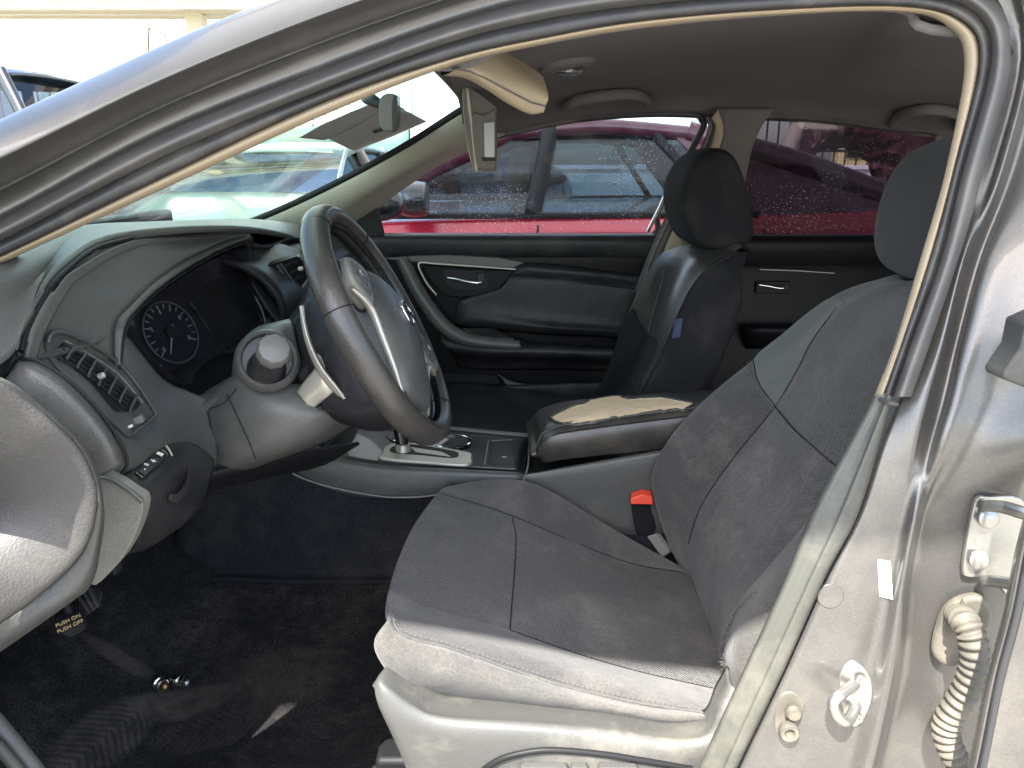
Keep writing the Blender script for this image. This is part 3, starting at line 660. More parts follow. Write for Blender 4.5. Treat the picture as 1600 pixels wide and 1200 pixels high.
# handle bezel and lever
bz = slab('handle_bezel', cr(P([(664,416,1.545),(740,421,1.545),(806,424,1.545),(790,440,1.545),(768,460,1.545),(735,464,1.545),(700,463,1.545),(678,445,1.545)]), 40, True), V((0, .01, 0)), 'door_black', pd, .003)
slab('handle_cup', cr(P([(694,422,1.543),(730,422,1.543),(760,424,1.543),(763,440,1.543),(757,452,1.543),(720,453,1.543),(702,448,1.543),(695,435,1.543)]), 40, True), V((0, .004, 0)), 'black', bz, .001)
lev = tube('pull_lever', P([(699,434,1.536),(712,436,1.532),(730,440,1.53),(745,442,1.53),(752,441,1.532)]), [.003, .004, .004, .0045, .004], 'chrome', bz, 10, sub=24)
slab_px('lock_button', [(745,426),(758,427),(758,440),(745,440)], 1.534, 'dash_dark', bz, .01, .002)
# armrest
ar = [P([(690,512,1.55),(760,520,1.545),(850,536,1.54),(985,548,1.54)]), P([(688,528,1.50),(760,538,1.49),(850,541,1.488),(980,548,1.488)]), P([(692,540,1.487),(760,546,1.476),(850,547,1.474),(975,552,1.474)]), P([(705,550,1.49),(770,556,1.48),(850,556,1.478),(970,560,1.478)]), P([(712,562,1.53),(770,566,1.525),(850,566,1.525),(965,568,1.525)]), P([(715,575,1.555),(770,578,1.555),(850,578,1.555),(960,580,1.555)])]
loft('armrest', ar, 'dash_dark', pd, nu=30, nv=4, thick=.006)
sp = slab('switch_plate', P([(722,512,1.515),(770,512,1.515),(805,530,1.49),(740,526,1.49)]), V((0, .01, -.01)), 'gloss_black', pd, .002)
slab('window_switch', P([(745,516,1.508),(766,516,1.508),(774,522,1.498),(752,522,1.498)]), V((0, .004, .006)), 'black', sp, .001)
tube('armrest_edge', P([(682,505,1.505),(700,524,1.492),(730,535,1.478),(780,540,1.473),(815,541,1.473)]), .002, 'dash', pd, sub=24)
# map pocket
slab('map_pocket', cr(P([(660,586,1.552),(720,585,1.552),(770,587,1.552),(779,593,1.552),(777,601,1.552),(720,602,1.552),(660,602,1.552)]), 40, True), V((0, .006, 0)), 'black', pd, .002)
pk = [P([(600,602,1.55),(700,604,1.545),(770,604,1.54),(800,600,1.535),(850,600,1.535),(960,597,1.545)]), P([(600,606,1.525),(700,607,1.52),(770,607,1.515),(800,606,1.515),(850,604,1.518),(960,600,1.53)]), P([(600,640,1.53),(700,640,1.525),(770,640,1.52),(800,640,1.52),(850,640,1.525),(960,640,1.535)])]
loft('pocket_wall', pk, 'dash_dark', pd, nu=24, nv=4, thick=.006)
loft('pocket_wing', [P([(776,584,1.55),(784,588,1.535),(790,600,1.52)]), P([(784,586,1.55),(800,596,1.54),(830,601,1.53)])], 'dash', pd, nu=8, nv=4, thick=.004)
# outside mirror of the passenger door
mir = ring_loft('outside_mirror', [[W(590, 318, 1.80) + V((math.cos(a) * .085 * s, d, math.sin(a) * .055 * s)) for a in [i * math.pi / 5 for i in range(10)]] for s, d in ((.55, -.05), (.95, -.02), (1, .02), (.8, .07), (.3, .09))], 'dark_paint', pd, 20)

# ================================================================ FAR REAR DOOR
rd = thing('rear_passenger_door', (1.0, 1.58, .33), 'closed rear door behind the passenger seat with black trim and thin chrome handle', 'door')
rg = P([(1168,225,1.47),(1180,193,1.465),(1200,181,1.46),(1240,182,1.46),(1300,186,1.46),(1400,200,1.46),(1475,214,1.46),(1440,290,1.50),(1410,372,1.57),(1150,372,1.57)])
slab('window_pane', [p + V((0, .03, 0)) for p in rg], V((0, .004, 0)), 'rear_glass', rd, 0)
tube('window_frame', [p + V((0, .02, 0)) for p in rg], .009, 'rubber', rd, closed=True, sub=70)
rows = []
for y, Y in ((366, 1.585), (370, 1.56), (385, 1.55), (410, 1.56), (425, 1.565), (500, 1.56), (600, 1.55), (700, 1.55)):
    rows.append([W(x, y, Y) for x in (1090, 1200, 1320, 1450, 1600)])
loft('door_panel', rows, 'door_black', rd, nu=16, nv=3, thick=.01)
tube('silver_lining', P([(1187,421,1.548),(1245,423,1.548),(1304,427,1.548)]), .0016, 'silver', rd)
tube('pull_lever', P([(1186,445,1.54),(1200,447,1.538),(1215,450,1.535),(1226,450,1.535),(1228,446,1.54)]), .0025, 'chrome', rd, sub=16)
box('handle_cup', W(1208, 449, 1.556), (.10, .004, .035), 'door_black', rd, .003)
rar = [P([(1165,505,1.55),(1300,505,1.55),(1420,505,1.55)]), P([(1165,512,1.50),(1300,512,1.50),(1420,512,1.50)]), P([(1165,530,1.51),(1300,530,1.51),(1420,530,1.51)]), P([(1165,545,1.55),(1300,545,1.55),(1420,545,1.55)])]
loft('armrest', rar, 'door_black', rd, nu=12, nv=3, thick=.005)

# ================================================================ OPEN DRIVER DOOR (trim swells into the doorway, lower left)
dd = thing('driver_door', (-.62, -.25, .33), 'open driver door whose rounded pebbled trim reaches into the doorway', 'door')
inn = [(-70,585),(0,599),(45,628),(90,667),(124,704),(143,743),(150,776),(142,829),(116,876),(54,933),(0,971),(-70,1015)]
out = [(-70,575),(8,592),(58,628),(104,668),(138,708),(156,748),(163,800),(160,842),(144,911),(104,946),(0,1019),(-70,1065)]
core = [(-120,640),(-70,660),(-25,680),(15,705),(45,730),(60,755),(64,780),(60,810),(42,840),(5,880),(-40,915),(-120,960)]
Yd = [-.12,-.10,-.085,-.07,-.055,-.045,-.04,-.04,-.045,-.06,-.08,-.11]
r0 = [W(p[0], p[1], y - .030) for p, y in zip([(x * .5 - 75, (y_ - 790) * .55 + 790) for x, y_ in core], Yd)]
r1 = [W(p[0], p[1], y - .027) for p, y in zip(core, Yd)]
r2 = [W(p[0] * .94 + q[0] * .06, p[1] * .94 + q[1] * .06, y - .018) for p, q, y in zip(inn, core, Yd)]
r3 = [W(p[0], p[1], y - .004) for p, y in zip(inn, Yd)]
dtrim = loft('trim_panel', [r0, r1, r2, r3], 'door_pebble', dd, nu=60, nv=6, thick=.004)
mk('trim_centre', [sum(r0, V()) / len(r0) + V((0, -.002, 0))] + cr(r0, 60), [(0, i + 1, i + 2) for i in range(60)], 'door_pebble', dd)
r4 = [W(p[0], p[1], y + .0) for p, y in zip(inn, Yd)]
r5 = [W(p[0] * .3 + q[0] * .7, p[1] * .3 + q[1] * .7, y + .005) for p, q, y in zip(inn, out, Yd)]
r6 = [W(p[0], p[1], y + .03) for p, y in zip(out, Yd)]
r7 = [W(p[0] - 8, p[1], y + .09) for p, y in zip(out, Yd)]
loft('trim_edge', [r4, r5, r6, r7], 'dash', dd, nu=60, nv=4, thick=.003)
tube('trim_groove', [p + V((0, -.001, 0)) for p in r3], .0018, 'black', dd, sub=60)
loft('trim_return', [r7, [p + V((-.06, -.005, 0)) for p in r7], [p + V((-.16, -.03, 0)) for p in r7]], 'dash', dd, nu=40, nv=3, face=False, thick=.003)
dX = [(-.64, .0), (-.61, -.05), (-.59, -.12), (-.57, -.25), (-.5, -.6), (-.42, -1.05)]; bX = [(-.62, .01), (-.585, -.03), (-.55, -.1), (-.505, -.25), (-.37, -.6), (-.33, -1.05)]
drow = lambda P_, z, o=0: [V((x + o, y, z)) for x, y in P_]
loft('door_shell', [drow(dX, .30, -.03), drow(dX, .34), drow(dX, .70), drow(bX, .735), drow(bX, .76), drow(bX, .79), drow(dX, .82, .02), drow(dX, .85, -.04)], 'dash', dd, nu=20, nv=4, face=False, thick=.003)  # unseen inner bulge is shaped to shade the footwell floor
loft('outer_skin', [drow(dX, .86, -.05), drow(dX, .85, -.12), drow(dX, .6, -.16), drow(dX, .28, -.12)], 'paint', dd, nu=20, nv=4, face=False, thick=.003)

# ================================================================ REAR DRIVER-SIDE DOOR (edge at the right)
ld = thing('rear_driver_side_door', (.75, -.08, .3), 'grey rear door edge standing ajar beside the hinge and wiring boot', 'door')
e = [[W(1640,620,-.03),W(1612,760,-.03),W(1588,850,-.03),W(1566,960,-.03),W(1540,1060,-.03),W(1512,1190,-.03),W(1480,1330,-.03)],
     [W(1645,620,-.05),W(1622,760,-.05),W(1598,850,-.05),W(1576,960,-.05),W(1550,1060,-.05),W(1524,1190,-.05),W(1492,1330,-.05)],
     [W(1690,620,-.055),W(1660,760,-.055),W(1625,850,-.055),W(1600,960,-.055),W(1572,1060,-.055),W(1548,1190,-.055),W(1516,1330,-.055)],
     [W(1800,620,-.09),W(1780,760,-.09),W(1740,850,-.09),W(1740,960,-.09),W(1700,1060,-.09),W(1690,1190,-.09),W(1660,1330,-.09)]]
loft('door_edge', e, 'paint', ld, nu=30, nv=4, thick=.01)
tube('edge_flange', [p + V((.004, -.004, 0)) for p in e[1]], .004, 'dark_paint', ld, sub=30)
slab_px('window_seal_end', [(1604,505),(1596,545),(1568,585),(1570,594),(1602,606),(1660,612),(1660,480)], -.01, 'rubber', ld, .03, .006)
# ================================================================ DASHBOARD
da = thing('dashboard', (-.5, .85, .55), 'dark grey moulded dashboard with hooded instrument cluster and air vents', 'dashboard')
A_ = P([(-60,440,.10),(0,424,.16),(60,396,.28),(130,363,.50),(250,356,.85),(400,351,1.25),(490,360,1.46)])
B_ = P([(-60,600,.05),(10,560,.10),(50,500,.15),(107,420,.25),(200,374,.42),(392,364,.74),(490,384,1.42)])
M_ = [a.lerp(b, .5) + V((0, 0, .006)) for a, b in zip(A_, B_)]
A2 = [p + V((-.10, .02, -.03)) for p in A_]
dtop = loft('upper_pad', [A2, A_, M_, B_], 'dash_lit', da, nu=40, nv=6, thick=.01)
b1 = P([(30,560,.125),(45,510,.15),(77,453,.195),(110,418,.255),(200,374,.42),(300,366,.6),(384,361,.73)])
b2_ = P([(110,560,.215),(115,520,.23),(135,475,.265),(170,435,.335),(240,397,.46),(320,373,.62),(386,362,.73)])
b3_ = P([(178,560,.30),(180,505,.315),(205,475,.365),(245,438,.445),(295,404,.55),(345,378,.65),(388,364,.74)])
pod = loft('cluster_hood', [[p + V((0, .012, -.012)) for p in b1], b1, b2_, b3_], 'dash_lit', da, nu=40, nv=6, thick=.008)
tube('pad_groove', [p + V((.001, -.002, .001)) for p in P([(33,550,.122),(45,510,.147),(77,453,.192),(110,418,.252),(150,389,.33),(205,373,.425)])], .0035, 'black', da, sub=40)
# hood lip and throat
c3 = P([(186,575,.31),(196,512,.325),(213,485,.372),(250,450,.45),(300,416,.55),(350,389,.65),(388,376,.735)])
lip = loft('hood_lip', [b3_, [a.lerp(b, .5) + V((.006, -.003, 0)) for a, b in zip(b3_, c3)], c3], 'dash', da, nu=40, nv=4, thick=.006)
tube('lip_groove', [p + V((.002, -.002, -.002)) for p in c3], .0016, 'black', da, sub=50)
op = [(212,508,.34),(216,490,.365),(256,455,.45),(306,420,.55),(352,396,.64),(386,384,.73),(383,408,.735),(374,430,.735),(380,452,.73),(398,480,.72),(412,508,.70),(380,545,.60),(340,556,.54),(310,577,.48),(296,600,.43),(267,584,.40),(228,547,.36)]
opw = P(op); nx = V((-.13, .02, -.035))
ring2 = [p + nx + (sum(opw, V()) / len(opw) - p) * .10 for p in opw]
ring_loft('hood_throat', [opw, [a.lerp(b, .5) for a, b in zip(opw, ring2)], ring2], 'black', da, n=70, nv=3, caps=False)
# right-hand side of the hood seen from the driver's door
loft('hood_side', [P([(388,366,.742),(386,404,.742),(377,430,.742),(384,452,.74),(404,482,.735),(424,512,.72)]), P([(396,372,.76),(392,404,.76),(384,432,.757),(394,450,.755),(418,480,.75),(446,510,.74)])], 'dash_dark', da, nu=24, nv=3, thick=.006)
tube('side_trim_line', P([(380,440,.735),(397,462,.73),(410,486,.725),(416,512,.715)]), .0015, 'dash_light', da, sub=20)
# instrument cluster: dials on a plane at the back of the throat
cn = V((.86, -.36, .36)).normalized(); pcen = W(290, 520, .56)
def Wp(px, py, off=0.):
    d = ray(px, py); t = (pcen - CAM).dot(cn) / d.dot(cn); return CAM + d * t + cn * off
cl = slab('instrument_cluster', [Wp(x, y) for x, y in [(196,480),(260,430),(392,362),(400,420),(440,500),(400,580),(300,640),(220,600),(190,540)]], cn * -.012, 'screen', da, 0)
def cpt(px, py, off=.0012): return Wp(px, py, off)
# plane axes measured on the panel, the gauge is a true circle lying in it
ux = V((0, 1, 0)); ux = (ux - cn * ux.dot(cn)).normalized(); uz = cn.cross(ux)
if uz.z < 0: uz = -uz
def dial(c, r, name, a0, a1, n, needle):
    g = tube(name, [c + ux * r * math.cos(t) + uz * r * math.sin(t) + cn * .003 for t in [2 * math.pi * i / 60 for i in range(60)]], .0012, 'dash', cl, 6, True)
    for i in range(n):
        t = a0 + (a1 - a0) * i / (n - 1); d = ux * math.cos(t) + uz * math.sin(t)
        L = .011 if i % 2 == 0 else .007
        tube('tick_mark', [c + d * (r * .93) + cn * .002, c + d * (r * .93 - L) + cn * .002], .0009, 'print_dim', g, 4)
        if i % 4 == 0:
            text('dial_number', str(i // 4 * 2 if name == 'rev_counter' else i * 10), c + d * r * .68 + cn * .0015, Matrix((ux, uz, cn)).transposed(), .011, 'print_dim', g)
    d = ux * math.cos(needle) + uz * math.sin(needle)
    tube('needle', [c - d * .012 + cn * .004, c + d * r * .75 + cn * .004], [.0020, .0008], 'print_dim', g, 6)
    lathe('needle_hub', c + cn * .002, cn, [(.011, 0), (.010, .004), (.001, .005)], 'black', g, 20)
    return g
pc = cpt(266, 520, 0)
dial(pc, .050, 'rev_counter', R(215), R(-35), 17, R(232))
slab('display_panel', [Wp(x, y, .002) for x, y in [(296,470),(330,440),(392,400),(430,520),(380,570),(345,545)]], cn * -.002, 'gloss_black', cl, .0005)
tube('display_edge', [Wp(x, y, .003) for x, y in [(292,474),(318,500),(345,530),(368,560)]], .0016, 'black', cl, 6)
tube('cluster_arc', [pc + (ux * math.cos(t) + uz * math.sin(t)) * .062 + cn * .002 for t in [R(150 + 70 * i / 12) for i in range(13)]], .0012, 'dash_light', cl, 5)
# fascia below the hood
fr = [P([(22,566,.12),(120,548,.215),(180,520,.315),(202,528,.34),(254,590,.395),(296,612,.425),(334,628,.445)]), P([(24,580,.118),(112,556,.215),(170,562,.30),(212,575,.335),(262,620,.385),(305,645,.415),(338,660,.435)]),
      P([(60,610,.115),(120,610,.185),(175,625,.26),(225,648,.325),(270,665,.36),(310,685,.39),(340,700,.41)]), P([(105,660,.112),(140,660,.155),(185,680,.22),(225,690,.28),(265,695,.32),(305,705,.355),(338,722,.385)]), P([(150,752,.115),(172,742,.14),(205,735,.18),(240,728,.225),(275,724,.27),(305,728,.32),(332,740,.36)])]
fas = loft('fascia', fr, 'dash', da, nu=42, nv=6, thick=.008)
# left air vent
fz = lambda px, py, off=0: hit(px, py, [fas, pod], off)
vo = [(68,527),(76,518),(98,521),(135,538),(180,570),(212,606),(234,640),(238,650),(230,660),(200,684),(188,676),(150,640),(100,590),(72,556)]
vb = panel('air_vent', vo, [fas, pod], 'dash', da, .002)
vl = [(88,545),(92,537),(102,540),(140,562),(180,594),(206,622),(215,632),(206,642),(184,645),(172,640),(140,602),(108,574),(92,556)]
panel('vent_opening', vl, [fas, pod], 'black', vb, .0032)
tube('vent_rim', [fz(*p, .006)[0] for p in [(67,536),(69,526),(78,519),(98,521),(135,538),(180,570),(212,606),(234,640),(238,650),(232,657),(204,680)]], .0022, 'dash', vb, 8, sub=50)
tube('vent_rim', [fz(*p, .005)[0] for p in [(96,533),(130,552),(176,584),(206,616),(217,630)]], .0014, 'dash_light', vb, 6, sub=40)
for s in (0.06, .3, .54, .78):                                     # long slats follow the vent
    a = [(91 + (-5 + 0) * 0 + dx, y + s * 26) for dx, y in ((2, 537), (38, 560), (78, 592), (108, 620))]
    tube('vent_slat', [fz(x - s * 12, y, .0055)[0] for x, y in a], .0019, 'dash_dark', vb, 6, sub=20, flat=.6)
for k in range(7):                                                 # cross fins
    x = 102 + k * 16.5; y = 545 + k * 13.4
    tube('vent_fin', [fz(x + 5, y - 6, .0085)[0], fz(x - 5, y + 12, .0085)[0], fz(x - 8, y + 20, .0085)[0]], .0020, 'dash', vb, 6, flat=.6)
q = fz(145, 592, .010); lathe('vent_knob', q[0], q[1], [(.004, -.003), (.004, .003), (.002, .005), (.0005, .005)], 'silver', vb, 12)
q = fz(209, 659, .004); box('vent_wheel', q[0], (.010, .010, .018), 'dash_light', vb, .002, frame(q[1]))
q = fz(199, 668, .004); box('wheel_mark', q[0], (.004, .003, .005), 'white', vb, .0005, frame(q[1]))
# side cover at the dash end
loft('end_cover', [P([(30,562,.115),(62,568,.112),(110,600,.11),(158,650,.11),(186,694,.112),(196,722,.118)]), P([(24,570,.10),(54,580,.092),(98,612,.09),(144,660,.09),(172,700,.092),(184,730,.10)]), P([(8,592,.095),(34,612,.088),(72,644,.085),(112,686,.085),(138,722,.09),(152,748,.10)]), P([(-5,600,.105),(24,622,.10),(58,656,.10),(96,700,.10),(124,736,.105),(140,756,.115)])], 'dash', da, nu=30, nv=4, thick=.006)
tube('cover_gap', P([(30,560,.112),(62,565,.109),(112,598,.107),(160,648,.107),(189,693,.109),(199,722,.115),(190,740,.115)]), .0018, 'black', da, sub=40)
loft('pad_end', [P([(-40,520,.09),(0,528,.10),(22,540,.115),(30,556,.12)]), P([(-40,590,.07),(-10,600,.09),(2,596,.1),(22,566,.11)])], 'dash_dark', da, nu=16, nv=4, thick=.01)
# switch panel
sw_ = [P([(150,752,.118),(200,740,.165),(255,698,.26),(300,692,.32),(334,716,.36)]), P([(172,758,.105),(215,750,.155),(262,720,.235),(300,715,.295),(335,728,.345)]), P([(205,775,.108),(240,768,.16),(270,750,.215),(300,748,.27),(330,750,.33)]), P([(218,845,.13),(242,838,.17),(270,824,.215),(298,804,.265),(324,775,.325)]), P([(185,868,.16),(225,860,.20),(262,838,.25),(295,812,.30),(326,780,.36)])]
swp = loft('switch_panel', sw_, 'dash_dark', da, nu=30, nv=5, thick=.006)
sz = lambda px, py, off=0: hit(px, py, swp, off)
sb = slab('switch_block', [sz(*p, .003)[0] for p in [(209,742),(252,703),(262,713),(222,752)]], V((-.004, .006, -.004)), 'gloss_black', da, .0015)
for a in ([(214,741),(232,724),(242,733),(224,749)], [(235,722),(250,708),(259,714),(245,729)]):
    slab('rocker_switch', [sz(*p, .0045)[0] for p in a], V((-.002, .003, -.002)), 'dash_dark', sb, .001)
for s, px, py in (('-', 222, 741), ('+', 237, 728), ('*', 229, 735)):
    q = sz(px, py, .007); text('switch_mark', s, q[0], frame(q[1]), .014, 'print', sb)
q = sz(247, 717, .007); text('switch_mark', '\u25a0', q[0], frame(q[1]), .010, 'print', sb)
tube('panel_edge', [sz(*p, .003)[0] for p in [(258,700),(262,706),(266,714)]], .0015, 'silver', sb, sub=8)
tube('release_lever', [sz(*p, .006)[0] for p in [(288,735),(286,752),(278,770),(268,778),(258,776)]], [.003, .005, .007, .006, .004], 'dash_dark', da, 8, sub=24, flat=.5)
slab_px('knee_cover', cr([V((p[0], p[1], 0)) for p in [(150,748),(170,749),(205,770),(222,784),(219,812),(204,850),(180,885),(144,915),(140,860),(146,800)]], 50, True), .10, 'dash_light', da, .02, .004, seg=3)
tube('cover_edge', P([(146,746,.098),(172,748,.097),(205,768,.097),(223,784,.10)]), .0025, 'dash', da, sub=20)
slab('dash_end', [V((x, .135, z)) for x, z in ((-1.0, .52), (-.66, .52), (-.64, .8), (-.66, .97), (-.82, 1.01), (-1.0, .99))], V((0, .03, 0)), 'dash_dark', da, .01)
# dash across the passenger side
prof = [(-.82, .985), (-.62, .995), (-.50, .985), (-.43, .945), (-.405, .89), (-.42, .83), (-.44, .72), (-.50, .60), (-.6, .52)]
rows = [[V((x + (.02 if y > 1.45 else 0), y, z - .012 * ((y - .75) / .75))) for y in (.70, .85, 1.0, 1.2, 1.4, 1.54)] for x, z in prof]
pdash = loft('passenger_dash', rows, 'dash_dark', da, nu=20, nv=4, thick=.01)
loft('stack_top', [P([(386,388,.80),(404,382,.86),(430,378,.92),(470,392,1.0)]), P([(388,402,.77),(410,400,.82),(440,396,.87),(478,404,.95)]), P([(392,420,.75),(420,418,.79),(452,412,.84),(482,412,.90)])], 'dash', da, nu=16, nv=4, thick=.01)
tube('stack_edge', P([(424,381,.90),(445,387,.94),(462,396,.96),(478,412,.96)]), .002, 'dash_light', da, sub=16)
loft('pad_shadow_gap', [P([(392,378,.765),(420,384,.85),(455,372,1.05),(475,372,1.15)]), P([(392,388,.765),(420,388,.85),(452,378,1.05),(474,378,1.15)])], 'black', da, nu=12, nv=2, thick=.006)
# centre vents
cvY = lambda px: .75 + (px - 390) / 100 * .13
cvo = [(386,424),(412,416),(440,408),(466,400),(478,412),(487,428),(478,440),(462,458),(446,464),(436,470),(424,460),(404,440)]
cv = slab('centre_vent', [W(x, y, cvY(x) - .004) for x, y in cvo], V((-.02, .014, 0)), 'black', da, .001)
for k, (a, b) in enumerate((((394, 428), (434, 420)), ((404, 438), (444, 430)), ((414, 447), (450, 440)), ((423, 457), (458, 450)))):
    tube('vent_slat', [W(a[0], a[1], cvY(a[0]) - .010), W(b[0], b[1], cvY(b[0]) - .010)], .0028, 'dash_dark', cv, 6, flat=.5)
for k, (a, b) in enumerate((((444, 416), (464, 408)), ((453, 427), (474, 417)), ((460, 437), (481, 428)))):
    tube('vent_slat', [W(a[0], a[1], cvY(a[0]) - .010), W(b[0], b[1], cvY(b[0]) - .010)], .0028, 'dash_dark', cv, 6, flat=.5)
tube('vent_divider', P([(433,414,.80),(446,434,.80),(460,456,.825)]), .003, 'dash', cv, 6)
tube('vent_divider', P([(438,412,.80),(452,432,.805),(466,452,.83)]), .002, 'dash', cv, 6)
q = W(424, 434, .775); box('vent_knob', q, (.010, .010, .008), 'silver', cv, .002)
q = W(470, 420, .83); box('vent_knob', q, (.010, .010, .008), 'silver', cv, .002)
tube('vent_trim', [W(x, y, cvY(x) - .008) for x, y in [(386,424),(404,440),(424,461),(436,470),(447,480),(462,462),(487,430)]], .0028, 'dash_light', cv, 6, sub=30)
tube('vent_trim', [W(x, y, cvY(x) - .008) for x, y in [(466,399),(480,410),(488,426)]], .003, 'silver', cv, 6, sub=12)
loft('stack_side', [P([(384,430,.735),(400,456,.735),(418,486,.73),(444,512,.72)]), P([(390,424,.745),(408,446,.745),(430,472,.745),(452,500,.745)])], 'dash_dark', da, nu=12, nv=3, thick=.006)
# passenger vent seen through the wheel
pv = slab('passenger_vent', [V((-.406, y, z)) for y, z in ((1.26, .93), (1.46, .925), (1.44, .86), (1.26, .855))], V((-.01, 0, 0)), 'black', da, .002)
for k in range(4):
    z = .868 + k * .017; tube('vent_slat', [V((-.400, 1.27, z)), V((-.400, 1.45, z - .002))], .003, 'dash_dark', pv, 6, flat=.5)
box('vent_knob', (-.398, 1.37, .893), (.008, .012, .010), 'chrome', pv, .002)
box('stack_core', (-.53, .86, .77), (.12, .26, .34), 'black', da, .01)
# centre stack down to the console
stk = slab('centre_stack', [V((-.40, .74, .86)), V((-.40, 1.0, .86)), V((-.36, 1.0, .60)), V((-.36, .74, .60))], V((-.1, 0, 0)), 'gloss_black', da, .008)
for k in range(3):
    for j in range(4): box('stack_button', V((-.385 + k * .012, .79 + j * .055, .80 - k * .07)), (.012, .04, .03), 'dash_dark', stk, .003)
for y in (.80, .94): lathe('stack_knob', (-.372, y, .70), (1, 0, .15), [(.02, 0), (.019, .018), (.016, .022), (.001, .022)], 'dash', stk, 20)
# knee area under the column
loft('knee_panel', [P([(330,735,.40),(400,720,.45),(470,705,.52),(560,690,.64)]), [p + V((-.10, .03, -.06)) for p in P([(330,735,.40),(400,720,.45),(470,705,.52),(560,690,.64)])], [p + V((-.28, .05, -.08)) for p in P([(330,735,.40),(400,720,.45),(470,705,.52),(560,690,.64)])]], 'black', da, nu=14, nv=4, thick=.006, face=False)

# ================================================================ STEERING COLUMN
sc_ = thing('steering_column', (-.38, .5, .72), 'grey plastic steering column shroud with stalk and paddle behind the wheel', 'steering column')
shr = [P([(318,628,.44),(345,600,.435),(378,585,.43),(430,600,.42),(480,600,.43),(520,610,.46)]), P([(326,655,.425),(352,640,.41),(390,630,.40),(440,632,.395),(490,632,.41),(535,632,.45)]), P([(332,700,.42),(360,685,.40),(400,672,.39),(450,662,.39),(500,650,.405),(545,640,.45)]), P([(334,736,.43),(370,726,.41),(415,712,.405),(460,698,.41),(510,675,.43),(548,646,.47)]), P([(345,748,.47),(380,738,.46),(425,722,.46),(470,706,.47),(520,684,.50),(560,655,.55)])]
shroud = loft('lower_shroud', shr, 'dash', sc_, nu=30, nv=5, thick=.006)
seam([p + V((0, -.002, 0)) for p in hits([(356,616),(372,650),(390,690),(400,716)], shroud, .0008, 16)], sc_, .0011, 'black', 'shroud_gap')
seam(hits([(322,640),(350,630),(370,608)], shroud, .0008, 16), sc_, .0011, 'black', 'shroud_gap')
loft('upper_shroud', [P([(368,570,.46),(376,536,.46),(400,512,.47),(430,503,.48),(452,498,.50)]), P([(362,590,.44),(368,552,.435),(396,520,.44),(430,508,.45),(458,506,.47)]), P([(380,605,.42),(384,570,.415),(404,546,.415),(432,530,.42),(462,530,.44)]), P([(400,615,.415),(410,592,.41),(425,575,.41),(445,565,.415),(470,565,.43)])], 'dash', sc_, nu=24, nv=5, thick=.008)
loft('arm_to_dash', [P([(300,626,.45),(330,606,.45),(362,588,.45)]), P([(312,640,.43),(340,622,.425),(375,600,.42)]), P([(320,655,.435),(345,640,.43),(380,615,.42)])], 'dash', sc_, nu=12, nv=4, thick=.008)
c = W(418, 562, .41); ax = (W(421, 545, .33) - c).normalized()
lathe('stalk_ring', c, ax, [(.046, -.012), (.044, .004), (.040, .010), (.036, .008), (.034, -.004), (.001, -.005)], 'dash', sc_, 40)
c = W(416, 578, .412); ax = (W(429, 544, .345) - c).normalized()
stalk = lathe('indicator_stalk', c, ax, [(.028, -.01), (.027, .01), (.021, .02), (.019, .066), (.0205, .068)], 'dash_dark', sc_, 28)
lathe('stalk_knob', c + ax * .066, ax, [(.0195, 0), (.0225, .003), (.0225, .018), (.020, .0225), (.012, .0245), (.001, .025)], 'stalk_grey', stalk, 10)
# dark cover behind the wheel and the paddle
loft('column_cover', [P([(440,510,.50),(470,470,.52),(486,420,.55),(500,400,.58)]), P([(455,560,.46),(490,520,.47),(520,480,.50),(545,460,.54)]), P([(470,610,.45),(515,590,.46),(550,560,.48),(580,540,.52)]), P([(520,640,.47),(560,640,.48),(600,620,.50),(620,600,.54)])], 'dash_dark', sc_, nu=20, nv=5, thick=.01)
pad = loft('paddle', [P([(468,478,.405),(470,505,.40),(478,540,.395),(494,578,.392),(516,608,.39),(549,637,.39)]), P([(471,477,.398),(475,505,.392),(485,540,.386),(503,576,.383),(525,604,.381),(548,634,.382)]), P([(474,480,.405),(479,505,.40),(489,540,.396),(507,575,.393),(529,604,.391),(550,636,.39)])], 'silver', sc_, nu=40, nv=4, thick=.004)
ps = loft('paddle_stem', [P([(463,612,.41),(478,592,.405),(492,574,.40),(486,556,.40)]), P([(474,626,.402),(488,610,.397),(502,596,.393),(500,580,.395)]), P([(486,641,.41),(500,630,.405),(514,622,.40),(524,612,.395)])], 'silver', sc_, nu=18, nv=5, thick=.012)
slab_px('paddle_foot', [(485,640),(502,633),(505,640),(488,650)], .408, 'black', sc_, .01, .001)

# ================================================================ STEERING WHEEL
WC = W(597, 509, .50); TL = R(26.5); ROT = R(-44)
e1 = V((0, 1, 0)); e2 = V((-math.sin(TL), 0, math.cos(TL))); en = V((math.cos(TL), 0, math.sin(TL)))
def wl(r, a, h=0):  # polar in the wheel plane, a measured from the passenger side upward as the driver sees it, turned with the wheel
    a = a + ROT; return WC + e1 * (r * math.cos(a)) + e2 * (r * math.sin(a)) + en * h
def wxy(x, y, h=0): return wl(math.hypot(x, y), math.atan2(y, x), h)
sw2 = thing('steering_wheel', WC, 'leather wrapped steering wheel with stitched rim, silver spokes and grey hub', 'steering wheel')
RW = .181
NR = 96; verts = []; NS = 18
for i in range(NR):
    a = 2 * math.pi * i / NR; bulge = 1 + .10 * (math.exp(-((a - R(150)) / .25) ** 2) + math.exp(-((a - R(30)) / .25) ** 2))
    for j in range(NS):
        t = 2 * math.pi * j / NS; verts.append(wl(RW + .0170 * bulge * math.cos(t), a, .0215 * math.sin(t)))
rim = mk('rim', verts, grid_faces(NS, NR, True, True), 'leather', sw2)
bm = bmesh.new(); bm.from_mesh(rim.data); bmesh.ops.recalc_face_normals(bm, faces=bm.faces); bm.to_mesh(rim.data); bm.free()
